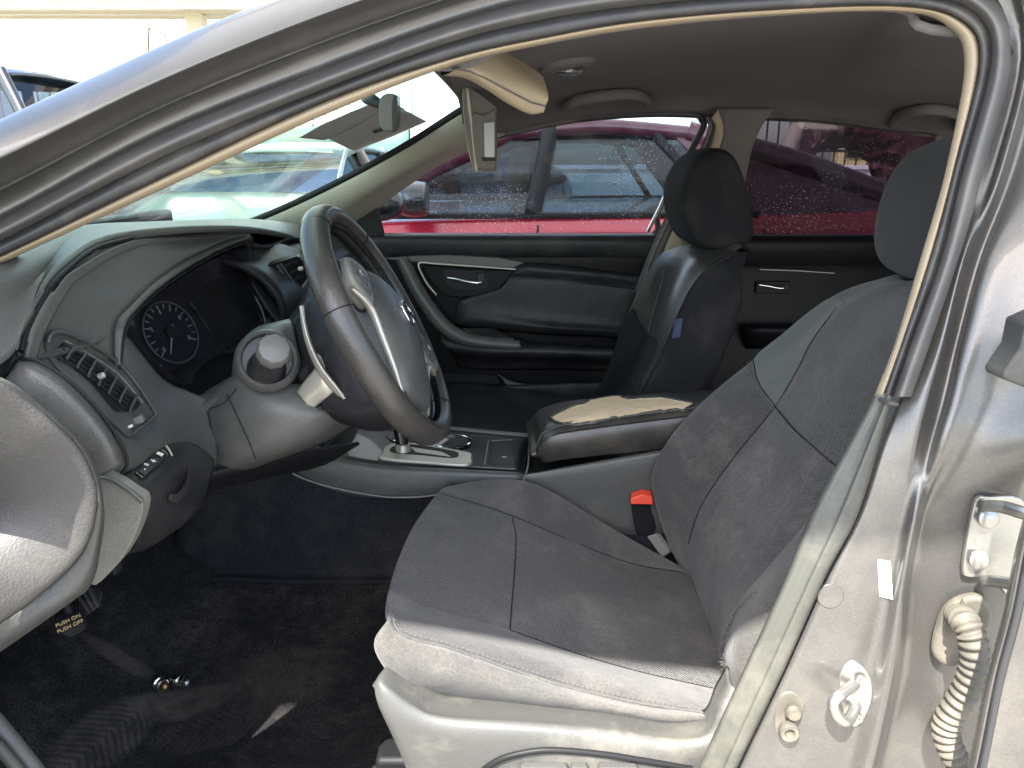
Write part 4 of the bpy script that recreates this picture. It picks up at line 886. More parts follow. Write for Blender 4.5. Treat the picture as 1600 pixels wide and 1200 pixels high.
gs = []
for i in range(230):                                               # baseball stitching on the inner side of the rim
    a = 2 * math.pi * i / 230; t0, t1 = math.pi - .42, math.pi + .42
    f = lambda t, a: wl(RW + .0178 * math.cos(t), a, .0223 * math.sin(t))
    gs.append(tube_geo([f(t0 + .9, a), f(math.pi + .55, a + .010), f(math.pi + .10, a + .012)], .0016, 4)); gs.append(tube_geo([f(math.pi - .10, a + .012), f(math.pi - .55, a + .010), f(t1 - .9, a)], .0016, 4))
stuff(multi('rim_stitching', gs, 'black', rim))
for a in (R(24), R(156), R(205), R(335), R(90)):
    v_, f_ = tube_geo([wl(RW + .0177 * math.cos(t), a, .0222 * math.sin(t)) for t in [2 * math.pi * k / 20 for k in range(20)]], .0008, 4, True); mk('leather_joint', v_, f_, 'black', rim)
def wplate(name, pts, h0, h1, m, parent, bev=.003, sub=0, dome=0):
    q = [V((x, y, 0)) for x, y in pts]
    if sub: q = cr(q, sub, True)
    return slab(name, [wxy(p.x, p.y, h1) for p in q], en * (h0 - h1), m, parent, bev, 3)
# hub (airbag cover), domed
hub_o = [(-.084, .034), (-.058, .062), (0, .074), (.058, .062), (.084, .034), (.086, -.01), (.074, -.05), (.056, -.095), (.036, -.150), (-.036, -.150), (-.056, -.095), (-.074, -.05), (-.086, -.01)]
rings = []
for s, h in ((.98, -.03), (1.02, -.004), (1.0, .012), (.92, .026), (.6, .039), (.15, .043)):
    rings.append([wxy(x * s, y * s - (1 - s) * .01, h) for x, y in hub_o])
hub = ring_loft('airbag_cover', rings, 'dash', sw2, n=60, nv=3)
hubb = ring_loft('hub_back', [[wxy(x * s, y * s, h) for x, y in hub_o] for s, h in ((.75, -.11), (.95, -.07), (1.04, -.03), (1.04, -.01))], 'dash_dark', sw2, n=50, nv=3)
em = tube('emblem', [wl(.019, 2 * math.pi * i / 32, .0445) for i in range(32)], .0026, 'chrome', sw2, 8, True)
wplate('emblem_bar', [(-.026, -.005), (.026, -.005), (.026, .005), (-.026, .005)], .042, .0475, 'chrome', em, .001)
Fw = Matrix(((wxy(1, 0) - WC), (wxy(0, 1) - WC), en)).transposed()
text('brand_mark', 'NISSAN', wxy(0, 0, .0478), Fw, .0095, 'black', em)
text('airbag_mark', 'SRS', wxy(0, -.050, .0415), Fw, .011, 'print', sw2)
text('airbag_mark', 'AIRBAG', wxy(0, -.063, .0405), Fw, .011, 'print', sw2)
for s in (-1, 1):
    # spoke arm with button pod and silver lining
    sp_ = ring_loft('spoke', [[wxy(s * x, y0 + dy * math.sin(t), h0 + .014 * math.cos(t)) for t in [2 * math.pi * k / 10 for k in range(10)]] for x, y0, dy, h0 in ((.055, .008, .042, .005), (.10, .006, .034, .006), (.135, .004, .028, .004), (.178, .002, .026, .0))], 'dash_dark', sw2, n=24, nv=3)
    sl = [wxy(s * x, y, h) for x, y, h in ((.140, -.030, .018), (.118, -.036, .022), (.098, -.042, .022), (.084, -.056, .020), (.071, -.082, .018), (.057, -.115, .016), (.042, -.152, .012))]
    tube('silver_trim', sl, [.003, .0045, .0055, .0052, .005, .0045, .003], 'silver', sw2, 12, sub=40, flat=1.3)
    podp = [(.080, .040), (.115, .037), (.144, .022), (.153, -.002), (.143, -.024), (.114, -.032), (.090, -.030), (.078, .005)]
    bpd = wplate('button_pod', [(s * x, y) for x, y in podp], .004, .027, 'dash_light', sw2, .005, 32)
    for (x, y, w_, h_) in ((.096, .017, .014, .013), (.096, -.003, .014, .013), (.117, .008, .015, .026), (.135, .005, .010, .022), (.110, -.017, .024, .008)):
        wplate('wheel_button', [(s * (x - w_ / 2), y - h_ / 2), (s * (x + w_ / 2), y - h_ / 2), (s * (x + w_ / 2), y + h_ / 2), (s * (x - w_ / 2), y + h_ / 2)], .025, .0295, 'dash', bpd, .0015)
    mk_ = text('button_mark', '+\u2013' if s < 0 else '\u25b2', wxy(s * .117, .008, .030), Fw, .010, 'print', bpd)
# lower spoke, twin legs
for s in (-1, 1):
    ring_loft('lower_spoke', [[wxy(s * x + dx * math.cos(t), y, h + .012 * math.sin(t)) for t in [2 * math.pi * k / 10 for k in range(10)]] for x, y, dx, h in ((.026, -.075, .026, .01), (.028, -.11, .019, .008), (.032, -.150, .014, .004), (.040, -.180, .016, .0))], 'leather', sw2, n=20, nv=3)
# ================================================================ CENTRE CONSOLE
co = thing('centre_console', (-.05, .86, .36), 'black centre console with gear gate, cup holders and padded armrest', 'console')
nt_ = P([(425,706,.735),(520,722,.735),(600,735,.735),(700,740,.735),(820,746,.735)])
ne_ = P([(428,700,.75),(520,715,.75),(600,727,.75),(700,732,.75),(818,738,.75)])
fe_ = P([(520,640,.99),(580,650,.99),(640,662,.99),(720,672,.99),(828,682,.99)])
fs_ = [p + V((0, .02, -.08)) for p in fe_]
dk = loft('deck', [ne_, [a.lerp(b, .5) for a, b in zip(ne_, fe_)], fe_], 'gloss_black', co, nu=24, nv=6, thick=.01)
side_hi = [nt_, [p + V((0, -.004, -.02)) for p in nt_], P([(436,725,.733),(480,752,.733),(560,775,.733),(620,780,.733),(700,774,.733)])]
loft('side_rail', [ne_, [a.lerp(b, .5) + V((0, 0, .003)) for a, b in zip(ne_, nt_)], nt_, P([(428,714,.733),(520,742,.732),(600,758,.732),(700,762,.732),(815,762,.733)]), P([(434,722,.736),(500,760,.736),(575,778,.736),(690,776,.736),(812,785,.736)])], 'dash', co, nu=28, nv=4, thick=.006)
tube('rail_edge', P([(432,716,.731),(450,735,.731),(480,750,.731),(520,762,.731),(570,772,.731),(610,777,.731),(660,776,.731),(700,770,.731)]), .0022, 'dash_light', co, sub=40)
tube('far_rail', [p + V((0, -.006, .003)) for p in fe_], .006, 'dash', co, 8, sub=30)
cs = loft('side_carpet', [P([(290,700,.75),(434,718,.742),(500,756,.74),(575,776,.74),(690,772,.74),(850,775,.74),(1060,760,.74)]), P([(280,800,.74),(400,800,.738),(480,820,.736),(575,830,.736),(690,835,.736),(850,835,.736),(1060,830,.736)]), P([(270,880,.725),(390,886,.725),(470,890,.725),(575,892,.725),(690,895,.725),(850,900,.725),(1060,905,.725)]), P([(255,900,.70),(380,905,.70),(465,908,.70),(575,908,.70),(690,910,.70),(850,915,.70),(1060,920,.70)])], 'carpet_side', co, nu=36, nv=5, thick=.01)
seam(hits([(472,745),(455,780),(435,830),(413,888)], cs, .0012, 20), co, .0014, 'black', 'carpet_seam')
# rear side below the armrest
loft('rear_side', [P([(818,742,.74),(880,730,.74),(960,716,.74),(1040,702,.74)]), P([(816,752,.734),(880,745,.734),(960,735,.734),(1060,720,.734)]), P([(800,850,.736),(880,850,.736),(960,850,.736),(1080,850,.736)])], 'dash', co, nu=16, nv=4, thick=.006)
tube('panel_gap', P([(822,684,.985),(826,700,.92),(826,720,.82),(822,740,.745),(812,765,.731)]), .0022, 'dash_light', co, sub=24)
box('console_core', (-.03, .865, .46), (.62, .21, .16), 'black', co, .01)
# gear gate
dz = lambda px, py, off=0: hit(px, py, dk, off)[0]
gate = slab('gear_gate', cr([dz(*p, .006) for p in [(596,712),(604,699),(640,695),(700,704),(734,711),(737,718),(730,729),(660,725),(594,719)]], 50, True), V((0, 0, -.008)), 'silver', co, .003, 3)
slab('gate_slot', cr([dz(*p, .0075) for p in [(612,712),(616,702),(650,700),(700,708),(716,713),(708,720),(660,717)]], 40, True), V((0, 0, -.001)), 'black', gate, 0)
slab('gate_scale', [dz(*p, .0085) for p in [(640,704),(690,712),(704,719),(650,712)]], V((0, 0, -.002)), 'silver', gate, .0005)
c0_ = dz(630, 708, .0)
gl_ = tube('gear_lever', [c0_ + V((0, 0, -.02)), c0_ + V((-.002, 0, .03)), c0_ + V((-.008, .0, .07))], [.014, .0135, .012], 'gloss_black', co, 16)
tube('lever_collar', [c0_ + V((0, -.004, .002)), c0_ + V((0, -.004, .022))], [.017, .0145], 'silver', gl_, 18)
ring_loft('gear_knob', [[c0_ + V((-.010 + rx * math.cos(t), ry * math.sin(t), z)) for t in [2 * math.pi * k / 10 for k in range(10)]] for z, rx, ry in ((.06, .012, .012), (.075, .022, .020), (.10, .026, .022), (.125, .022, .019), (.135, .008, .008))], 'leather', gl_, 20)
# cup holders
for (x, y, r) in ((630, 683, .036), (706, 692, .040)):
    c = dz(x, y, .0015)
    h = lathe('cup_holder', c, (0, 0, 1), [(r, -.001), (r, .0008), (.001, .0008)], 'black', co, 36)
    tube('cup_ring', [c + V((r * math.cos(t), r * math.sin(t), .002)) for t in [2 * math.pi * i / 40 for i in range(40)]], .0022, 'chrome', h, 6, True)
slab('holder_divider', [dz(*p, .004) for p in [(668,690),(684,684),(702,688),(690,696),(676,697)]], V((0, 0, -.006)), 'silver', co, .002)
# little tray with lid
ty = slab('coin_tray', [dz(*p, .001) for p in [(768,692),(800,690),(806,727),(764,727)]], V((0, 0, -.006)), 'dash_dark', co, .002)
tube('tray_edge', [dz(*p, .003) for p in [(763,690),(760,710),(757,728)]], .0012, 'silver', ty, 6)
tube('tray_edge', [dz(*p, .003) for p in [(768,691),(800,689)]], .001, 'silver', ty, 6)
q = dz(788, 717, .003); text('tray_mark', '\u2191', q, Matrix.Identity(3), .016, 'print', ty)
# dark storage nook ahead of the gate
slab('storage_nook', [dz(*p, .001) for p in [(450,695),(500,668),(560,668),(545,700),(500,705)]], V((0, 0, -.002)), 'black', co, 0)

# armrest lid: closed pad, top torn open
al = lambda l: P(l)
top_n = al([(838,700,.770),(846,680,.762),(872,668,.758),(940,658,.757),(1000,650,.757),(1075,641,.757),(1150,632,.76)])
top_f = al([(830,655,.97),(845,640,.985),(885,628,.99),(950,622,.99),(1010,617,.99),(1095,612,.99),(1170,606,.99)])
bot_n = al([(842,715,.775),(852,722,.762),(880,718,.757),(940,711,.757),(1000,705,.757),(1060,698,.757),(1140,688,.76)])
edge_n = [p + V((0, -.006, -.010)) for p in top_n]
mid_t = [a.lerp(b, .12) + V((0, 0, .006)) for a, b in zip(top_n, top_f)]; mid_t2 = [a.lerp(b, .5) + V((0, 0, .009)) for a, b in zip(top_n, top_f)]; mid_t3 = [a.lerp(b, .9) + V((0, 0, .006)) for a, b in zip(top_n, top_f)]
bot_f = [V((p.x, q.y + .004, p.z)) for p, q in zip(bot_n, top_f)]
arm = loft('armrest_pad', [bot_n, [a.lerp(b, .5) + V((0, -.008, 0)) for a, b in zip(bot_n, edge_n)], edge_n, mid_t, mid_t2, mid_t3, [p + V((0, .005, -.008)) for p in top_f], bot_f], 'leather', co, nu=40, nv=5)
# front of the pad
loft('pad_front', [[bot_n[0], edge_n[0], mid_t[0], mid_t2[0], mid_t3[0], bot_f[0]], [p + V((-.012, 0, .0)) for p in [bot_n[0].lerp(edge_n[0], .2), bot_n[0].lerp(edge_n[0], .8), mid_t[0] + V((0, 0, -.012)), mid_t2[0] + V((0, 0, -.015)), mid_t3[0] + V((0, 0, -.012)), bot_f[0] + V((0, 0, .01))]], [bot_n[0], bot_n[0].lerp(bot_f[0], .2), bot_n[0].lerp(bot_f[0], .4), bot_n[0].lerp(bot_f[0], .6), bot_n[0].lerp(bot_f[0], .8), bot_f[0]]], 'leather', co, nu=16, nv=4)
az = lambda px, py, off=0: hit(px, py, arm, off)
seam([p + V((0, -.001, .0005)) for p in edge_n], arm, .0016, 'black', 'piping')
seam([p + V((0, -.0005, .0035)) for p in top_n], arm, .0009, 'thread', 'piping')
fo = [(862,654),(880,645),(900,636),(915,632),(922,627),(945,623),(970,621),(982,626),(993,625),(1012,624),(1033,623),(1055,627),(1082,632),(1072,638),(1067,643),(1054,640),(1040,642),(1036,645),(1030,642),(1000,647),(984,650),(974,652),(969,655),(962,652),(945,657),(933,660),(915,662),(900,664),(888,661),(880,662),(870,659)]
fp = []
for i, p in enumerate(fo):
    q = fo[(i + 1) % len(fo)]
    for t in (0, .33, .66):
        h = az(p[0] + (q[0] - p[0]) * t + random.uniform(-1.5, 1.5) * (t > 0), p[1] + (q[1] - p[1]) * t + random.uniform(-.7, .7) * (t > 0), .0012)
        if h: fp.append(h[0])
cf = sum(fp, V()) / len(fp); fv = []
for j in range(9):
    for p in fp:
        q = cf.lerp(p, j / 8); h_ = GEO[arm.name].ray_cast(q + V((0, 0, .05)), V((0, 0, -1)))[0]; fv.append((h_ or q) + V((0, 0, .0015)))
foam = mk('torn_foam', fv, grid_faces(len(fp), 9, True), 'foam', arm); foam['label'] = 'torn patch baring beige foam'
vv, ff = tube_geo(fp, .0014, 5, True); mk('torn_edge', vv, ff, 'foam', arm)
vv, ff = tube_geo([p + (p - sum(fp, V()) / len(fp)).normalized() * .0035 for p in fp], .0030, 6, True); mk('torn_vinyl_edge', vv, ff, 'leather', arm)
box('lid_hinge', V((.02, .0, 0)) + mid_t3[3], (.03, .012, .006), 'black', co, .002)

# ================================================================ DRIVER SEAT
ds = thing('driver_seat', (.15, .47, .27), 'dark grey cloth driver seat with sunlit dusty outer bolster', 'seat')
cu = {
 'A': [(612,1062,.27),(655,1106,.285),(720,1122,.29),(830,1134,.29),(950,1146,.29),(1040,1160,.285),(1086,1162,.275)],
 'B': [(586,1012,.192),(630,1048,.186),(720,1070,.186),(830,1092,.186),(950,1110,.186),(1040,1126,.188),(1106,1128,.20)],
 'C': [(608,966,.215),(632,993,.212),(720,1019,.212),(830,1056,.212),(930,1085,.212),(1020,1104,.212),(1110,1116,.215)],
 'D': [(604,950,.25),(640,968,.248),(720,990,.248),(820,1020,.248),(920,1052,.248),(1010,1078,.248),(1116,1098,.25)],
 'E': [(608,925,.31),(655,945,.31),(730,966,.31),(797,985,.31),(900,1021,.31),(1000,1050,.31),(1128,1078,.31)],
 'F': [(622,875,.41),(660,888,.41),(730,905,.41),(800,922,.41),(900,955,.41),(1000,978,.41),(1118,1005,.41)],
 'G': [(646,822,.53),(680,832,.53),(740,845,.53),(800,860,.53),(900,898,.53),(1000,930,.53),(1100,950,.53)],
 'H': [(674,782,.64),(700,780,.64),(745,788,.64),(800,806,.64),(895,846,.64),(985,880,.64),(1080,898,.64)],
 'I': [(692,766,.70),(715,757,.70),(755,751,.70),(805,751,.70),(860,769,.70),(950,822,.70),(1070,888,.70)]}
cr_ = {k: P(v) for k, v in cu.items()}
def nose(p, d=.11): return [p + V((.06, 0, -d)), p + V((.006, 0, -d * .5))]
def corner(p): return [p + V((.022, .06, -.012)), p + V((.004, .02, -.004))]
cush = []
ks = list('ABCDEFGHI')
for k in ks:
    r = cr_[k]; nz = corner(r[0]) if k in 'AB' else [r[0] + V((.034, .05, -.045)), r[0] + V((.004, .014, -.018))] if k == 'C' else [r[0] + V((.05, .024, -.09)), r[0] + V((.005, .007, -.040))] if k == 'D' else nose(r[0], .10); e_ = r[-1]
    cush.append(nz + r + [e_ + V((.07, 0, -.03))])
cush.append([p + V((0, .035, -.04)) for p in cush[-1]]); cush.append([p + V((0, .0, -.12)) for p in cush[-1]])
side_rows = cush[:4]; top_rows = cush[3:]
# one continuous skin, two covers (outer side panel and top)
def crx(rows, nu, nv):
    rs = [cr(r, nu) for r in rows]; return rs
seat_side = loft('cushion_side', cush[:3], 'fabric_dusty', ds, nu=54, nv=6, thick=.004)
seat_top = loft('cushion_top', [cush[2]] + cush[3:5], 'fabric', ds, nu=54, nv=6)
seat_mid = loft('cushion_insert', cush[4:8], 'fabric_insert', ds, nu=54, nv=8)
seat_in = loft('cushion_bolster', cush[7:], 'fabric', ds, nu=54, nv=6)
CS = [seat_side, seat_top, seat_mid, seat_in]
pts = hits([(612,962),(620,982),(640,998),(700,1013),(800,1047),(900,1078),(1000,1100),(1100,1115)], CS, .0006, 70)
seam(pts, ds, .0012, 'fabric_dusty'); stitches('stitching', [p + V((0, .002, .006)) for p in pts], ds, .004, .0006)
seam(hits([(800,808),(806,840),(804,890),(800,940),(797,984)], CS, .0004, 40), ds, .0013, 'black', 'cross_seam')
seam(hits([(797,985),(900,1021),(1000,1050),(1120,1077)], CS, .0004, 40), ds, .0012, 'black', 'insert_seam')
seam(hits([(690,772),(745,787),(800,806),(895,846),(985,880),(1068,895)], CS, .0004, 40), ds, .0012, 'black', 'insert_seam')
# backrest
bk = {
 'R1': [(1074,900,.71),(1046,850,.715),(1022,780,.715),(1019,738,.715),(1044,688,.712),(1085,640,.71),(1133,597,.705),(1180,560,.70),(1225,521,.69),(1268,485,.67),(1312,457,.64),(1356,442,.59)],
 'R1b': [(1078,905,.67),(1056,850,.67),(1046,790,.668),(1050,750,.668),(1076,705,.666),(1112,660,.664),(1155,615,.66),(1196,580,.655),(1240,538,.648),(1280,500,.632),(1318,470,.605),(1362,449,.56)],
 'R2': [(1086,925,.615),(1078,862,.61),(1086,815,.605),(1102,780,.605),(1132,735,.605),(1168,690,.603),(1211,636,.60),(1240,590,.60),(1268,540,.595),(1300,500,.58),(1332,472,.56),(1376,452,.52)],
 'R3': [(1108,985,.47),(1110,930,.47),(1130,870,.47),(1160,815,.47),(1195,760,.47),(1230,705,.47),(1268,645,.47),(1300,595,.47),(1332,540,.47),(1362,495,.47),(1390,465,.47),(1420,446,.47)],
 'R4': [(1130,1045,.335),(1128,1000,.335),(1142,960,.335),(1166,925,.335),(1205,880,.335),(1245,835,.335),(1290,780,.335),(1335,710,.335),(1375,640,.34),(1410,560,.35),(1440,500,.37),(1460,462,.40)],
 'R5': [(1146,1075,.26),(1142,1040,.25),(1148,1000,.25),(1166,965,.25),(1196,930,.25),(1236,890,.25),(1285,840,.25),(1340,770,.255),(1390,690,.26),(1430,600,.275),(1460,520,.30),(1480,470,.34)],
 'R6': [(1170,1090,.225),(1175,1050,.215),(1190,1010,.21),(1210,985,.21),(1240,955,.21),(1275,920,.21),(1325,870,.21),(1380,800,.215),(1430,720,.225),(1470,620,.24),(1500,530,.27),(1510,480,.31)]}
br = [P(v) for v in bk.values()]
br = [r + [r[-1] + V((.05, (.47 - r[-1].y) * .15, .012)), r[-1] + V((.11, (.47 - r[-1].y) * .25, -.03))] for r in br]
back_r = lambda r: [p + V((.11 + .02 * min(1, i / 6), 0, .02)) for i, p in enumerate(r)]
b_in = loft('backrest_bolster', [back_r(br[0]), [p + V((.05, .012, .01)) for p in br[0]], br[0], br[1], br[2]], 'fabric', ds, nu=52, nv=5)
b_mid = loft('backrest_insert', br[2:5], 'fabric_insert', ds, nu=52, nv=8)
b_out = loft('backrest_outer_bolster', [br[4], br[5], br[6], [p + V((.06, -.004, .01)) for p in br[6]], back_r(br[6])], 'fabric_dusty', ds, nu=52, nv=5)
b_out['label'] = 'worn dusty outer bolster with frayed edge'
loft('backrest_back', [back_r(br[0]), [p + V((.03, 0, 0)) for p in back_r(br[3])], back_r(br[6])], 'fabric', ds, nu=40, nv=6, face=False)
BK = [b_in, b_mid, b_out]
# pale shoulder panel
pan_px = [(1178,562),(1225,521),(1268,485),(1300,466),(1318,474),(1307,482),(1288,506),(1267,537),(1247,577),(1230,607),(1212,635),(1196,615),(1186,598)]
sp2 = panel('shoulder_panel', pan_px, BK, 'fabric_panel', ds)
for off in (0, 4, 8):
    seam(hits([(1177 - off,562 + off * .6),(1186 - off * .7,598 + off * .6),(1212 - off * .3,635 + off)], BK, .0016, 20), ds, .0009 if off else .0013, 'thread' if off else 'black')
seam(hits([(1308,480),(1267,537),(1247,577),(1212,635),(1167,690),(1133,733),(1100,783),(1086,817),(1076,850)], BK, .0012, 70), ds, .0012, 'black')
seam(hits([(1212,636),(1228,655),(1245,674),(1272,698),(1302,724),(1330,742)], BK, .0012, 40), ds, .0014, 'black')
# frayed edge of the worn bolster
gs = []
for p, nn, _ in [h for h in [hit(x + random.uniform(-3, 3), y + random.uniform(-3, 3), BK, .001) for x, y in [(c.x, c.y) for c in cr([V((a, b, 0)) for a, b in [(1180,925),(1160,945),(1148,965),(1138,985),(1132,1005),(1130,1022),(1134,1045)]], 110)]] if h]:
    d = V((random.uniform(-1, .2), random.uniform(-.6, .4), random.uniform(-.5, .9))).normalized()
    gs.append(tube_geo([p, p + d * .004 + nn * .002, p + d * random.uniform(.003, .0075) + nn * .001], [.0005, .0004, .0002], 4))
stuff(multi('frayed_threads', gs, 'dash_light', b_out))
# headrest
def headrest(name, c, w_, pts, m, parent, lean):
    """pts: side outline (dx, dz) ; lofted across Y with rounded ends"""
    rings = []
    for s, f_ in ((-1.0, .45), (-.995, .72), (-.95, .88), (-.82, .965), (-.5, 1.), (0, 1.0), (.5, 1.), (.82, .965), (.95, .88), (.995, .72), (1.0, .45)):
        rings.append([c + V((x * f_, s * w_, z * f_)) for x, z in pts])
    return ring_loft(name, rings, m, parent, n=36, nv=3)
hc = W(1456, 326, .47) + V((.056, 0, -.012))
hr = headrest('headrest', hc, .135, [(-.080, -.055), (-.082, 0), (-.070, .055), (-.045, .092), (.0, .112), (.05, .105), (.075, .05), (.07, -.03), (.05, -.085), (.0, -.10), (-.055, -.090)], 'fabric_headrest', ds, 0)
for dy in (-.07, .07): tube('headrest_post', [hc + V((.02, dy, -.07)), hc + V((.0, dy, -.18))], .006, 'chrome', ds, 10)
# plastic base trim along the outer side
base = [P([(583,1068,.18),(598,1058,.175),(645,1093,.17),(690,1113,.168),(830,1122,.168),(950,1132,.168),(1040,1146,.168),(1100,1142,.17),(1122,1100,.175),(1140,1068,.18)]),
        P([(585,1076,.165),(602,1080,.158),(650,1110,.155),(700,1124,.154),(830,1132,.154),(950,1143,.154),(1040,1156,.154),(1105,1152,.155),(1132,1115,.16),(1160,1080,.17)]),
        P([(592,1105,.158),(610,1120,.152),(660,1140,.148),(710,1148,.146),(830,1152,.146),(950,1163,.146),(1040,1175,.146),(1120,1175,.147),(1160,1130,.15),(1185,1090,.16)]),
        P([(622,1170,.16),(640,1180,.155),(690,1190,.152),(740,1195,.15),(830,1195,.15),(950,1203,.15),(1040,1212,.15),(1130,1215,.15),(1180,1180,.152),(1215,1130,.16)]),
        P([(650,1240,.165),(670,1245,.162),(720,1250,.16),(760,1255,.16),(830,1255,.16),(950,1260,.16),(1040,1265,.16),(1140,1270,.16),(1200,1230,.16),(1240,1180,.165)])]
sb_ = loft('base_trim', [[p + V((.01, .05, -.01)) for p in base[0]]] + base, 'seat_plastic', ds, nu=54, nv=4, thick=.004)
bz_ = lambda px, py, off=0: hit(px, py, sb_, off)[0]
tube('trim_recess', [bz_(*p, .001) for p in [(745,1212),(765,1195),(790,1182),(830,1173),(870,1171),(940,1177),(1010,1188),(1080,1200)]], .0042, 'black', sb_, 8, sub=40)
for px, w_ in ((850, .06), (905, .022), (965, .05)):
    q = hit(px, 1196, sb_, .006); box('seat_lever', q[0], (w_, .016, .014), 'seat_plastic', sb_, .004, frame(q[1]).to_3x3() if False else None)
# hidden frame under the cushion down to the floor
box('seat_frame', (.05, .47, .325), (.36, .40, .07), 'black', ds, .01)
for y in (.30, .64): box('seat_rail', (.08, y, .285), (.56, .05, .05), 'black', ds, .008)
# buckle
bu = P([(985,782,.735),(1004,773,.735),(1020,778,.735),(1028,826,.735),(1022,838,.735),(996,838,.735),(990,820,.715)])
bk_ = slab('buckle', bu, V((.004, .022, 0)), 'black', ds, .004)
slab('release_button', P([(985,788,.709),(986,779,.711),(1003,773,.711),(1019,776,.711),(1021,789,.709)]), V((.003, .02, .004)), 'red_plastic', bk_, .002)
slab('buckle_strap', P([(1010,838,.72),(1024,834,.72),(1046,862,.712),(1034,872,.712)]), V((.01, .006, 0)), 'dash_light', bk_, .002)

# ================================================================ PASSENGER SEAT
pst = thing('passenger_seat', (.15, 1.27, .27), 'black passenger seat with leatherette shoulder panels and a small blue tag', 'seat')
pb = {
 'far': [(925,640,1.48),(940,600,1.48),(952,566,1.475),(968,522,1.47),(986,478,1.465),(1006,435,1.45),(1030,400,1.43),(1056,386,1.40)],
 'f2': [(944,640,1.43),(958,600,1.43),(970,566,1.425),(988,520,1.42),(1008,474,1.41),(1026,434,1.40),(1046,402,1.38),(1068,384,1.36)],
 'c': [(968,640,1.30),(980,600,1.30),(994,566,1.30),(1012,520,1.30),(1030,474,1.30),(1044,436,1.30),(1060,404,1.29),(1086,384,1.28)],
 'n2': [(972,640,1.13),(988,600,1.13),(1004,566,1.13),(1022,520,1.13),(1040,474,1.13),(1058,436,1.135),(1078,406,1.15),(1110,386,1.17)],
 'n1': [(988,640,1.055),(1006,602,1.05),(1026,566,1.05),(1046,522,1.05),(1066,476,1.055),(1084,444,1.06),(1110,414,1.08),(1150,392,1.11)]}
pr = [P(v) for v in pb.values()]
p_f = loft('backrest_front', pr, 'leather', pst, nu=36, nv=6)
kf = [1, 1, 1, .97, .92, .78, .5, .2]
fk = lambda x, y, z: [p + V((x * k, y * k, z * k)) for p, k in zip(pr[-1], kf)]
flank = [pr[-1], fk(.012, -.012, -.003), fk(.08, -.02, -.01), fk(.14, .0, -.02), fk(.15, .10, -.02), [p + V((.15 * k, .34, -.02)) for p, k in zip(pr[-1], kf)]]
p_s = loft('backrest_side', flank, 'fabric_black', pst, nu=36, nv=5)
kt = [.13, .12, .11, .08, .045]
tp = [[r[-1] for r in pr], [r[-1] + V((.5 * k, 0, .012)) for r, k in zip(pr, kt)], [r[-1] + V((k, 0, -.015)) for r, k in zip(pr, kt)]]
loft('backrest_top', tp, 'leather', pst, nu=16, nv=5)
PB = [p_f, p_s]
lowp = panel('lower_cloth', [(930,622),(944,590),(960,545),(972,510),(990,482),(1000,502),(1013,522),(1028,532),(1020,560),(1005,590),(992,622)], PB, 'fabric_black', pst, .0012)
seam(hits([(1040,415),(1034,445),(1024,480),(1014,520)], PB, .002, 30), pst, .0012, 'thread')
seam(hits([(990,480),(996,500),(1013,522),(1028,533)], PB, .0024, 24), pst, .0012, 'black')
st_p = hits([(1000,618),(1015,595),(1032,560),(1048,522),(1066,478),(1082,448),(1106,420),(1146,396)], PB, .002, 60)
seam(st_p, pst, .0012, 'black'); stitches('stitching', [p + V((.004, 0, 0)) for p in st_p], pst, .004, .0007)
tg = [hit(*p, PB, .003)[0] for p in [(1056,499),(1065,497),(1061,526),(1050,528)]]
slab('tag', tg, V((.002, -.003, 0)), 'blue_tag', pst, 0)
hp_c = W(1102, 312, 1.25)
headrest('headrest', hp_c, .125, [(-.085, .0), (-.080, .05), (-.055, .095), (-.012, .118), (.03, .105), (.062, .05), (.085, -.02), (.092, -.085), (.06, -.108), (.0, -.112), (-.045, -.095), (-.072, -.05)], 'fabric_black', pst, 0)
for dy in (-.06, .06): tube('headrest_post', [hp_c + V((.03, dy, -.09)), hp_c + V((.01, dy, -.18))], .006, 'chrome', pst, 10)
pc_ = [[p for p in P([(640,660,y0),(690,652,y0),(760,650,y0),(840,656,y0),(960,660,y0)])] for y0 in (1.50,)]
rows = []
for y0, dz_ in ((1.00, -.10), (1.015, -.02), (1.06, .01), (1.15, .0), (1.28, -.004), (1.42, .0), (1.50, .01), (1.53, -.03)):
    rows.append([V((x, y0, z + dz_)) for x, z in ((-.17, .40), (-.215, .47), (-.20, .51), (-.15, .525), (.0, .51), (.2, .48), (.34, .45))])
pcs = loft('cushion', rows, 'fabric_black', pst, nu=30, nv=4, face=False)
box('seat_frame', (.08, 1.27, .36), (.36, .36, .08), 'black', pst, .01)
for y in (1.1, 1.44): box('seat_rail', (.08, y, .31), (.54, .05, .06), 'black', pst, .008)
seam(hits([(700,628),(720,616),(760,614),(790,628),(802,655)], pcs, .001, 30), pst, .0012, 'black')

# ================================================================ SUN VISORS, MIRROR, PEDALS, LOOSE PARTS
sv = thing('sun_visor', W(775, 130, .45), 'beige driver sun visor swung out, seen end on', 'sun visor', 'sun visors')
va = P([(700,104,.34),(735,88,.36),(760,84,.38),(800,112,.42),(846,140,.46),(857,150,.47)])
vb_ = P([(690,118,.36),(725,122,.38),(760,140,.40),(790,160,.43),(826,178,.465),(848,176,.48)])
vm = [a.lerp(b, .5) + V((0, -.016, 0)) for a, b in zip(va, vb_)]
vback = [p + V((-.005, .06, .03)) for p in va]; vbk2 = [p + V((-.005, .06, .02)) for p in vb_]
va2 = P([(712,108,.325),(735,112,.335),(758,122,.35),(795,142,.40),(830,160,.445),(852,166,.47)])
visor = loft('visor_pad', [vback, va, va2, vb_, vbk2], 'beige', sv, nu=30, nv=5)
seam([p + V((0, -.001, 0)) for p in va2], sv, .0013, 'thread')
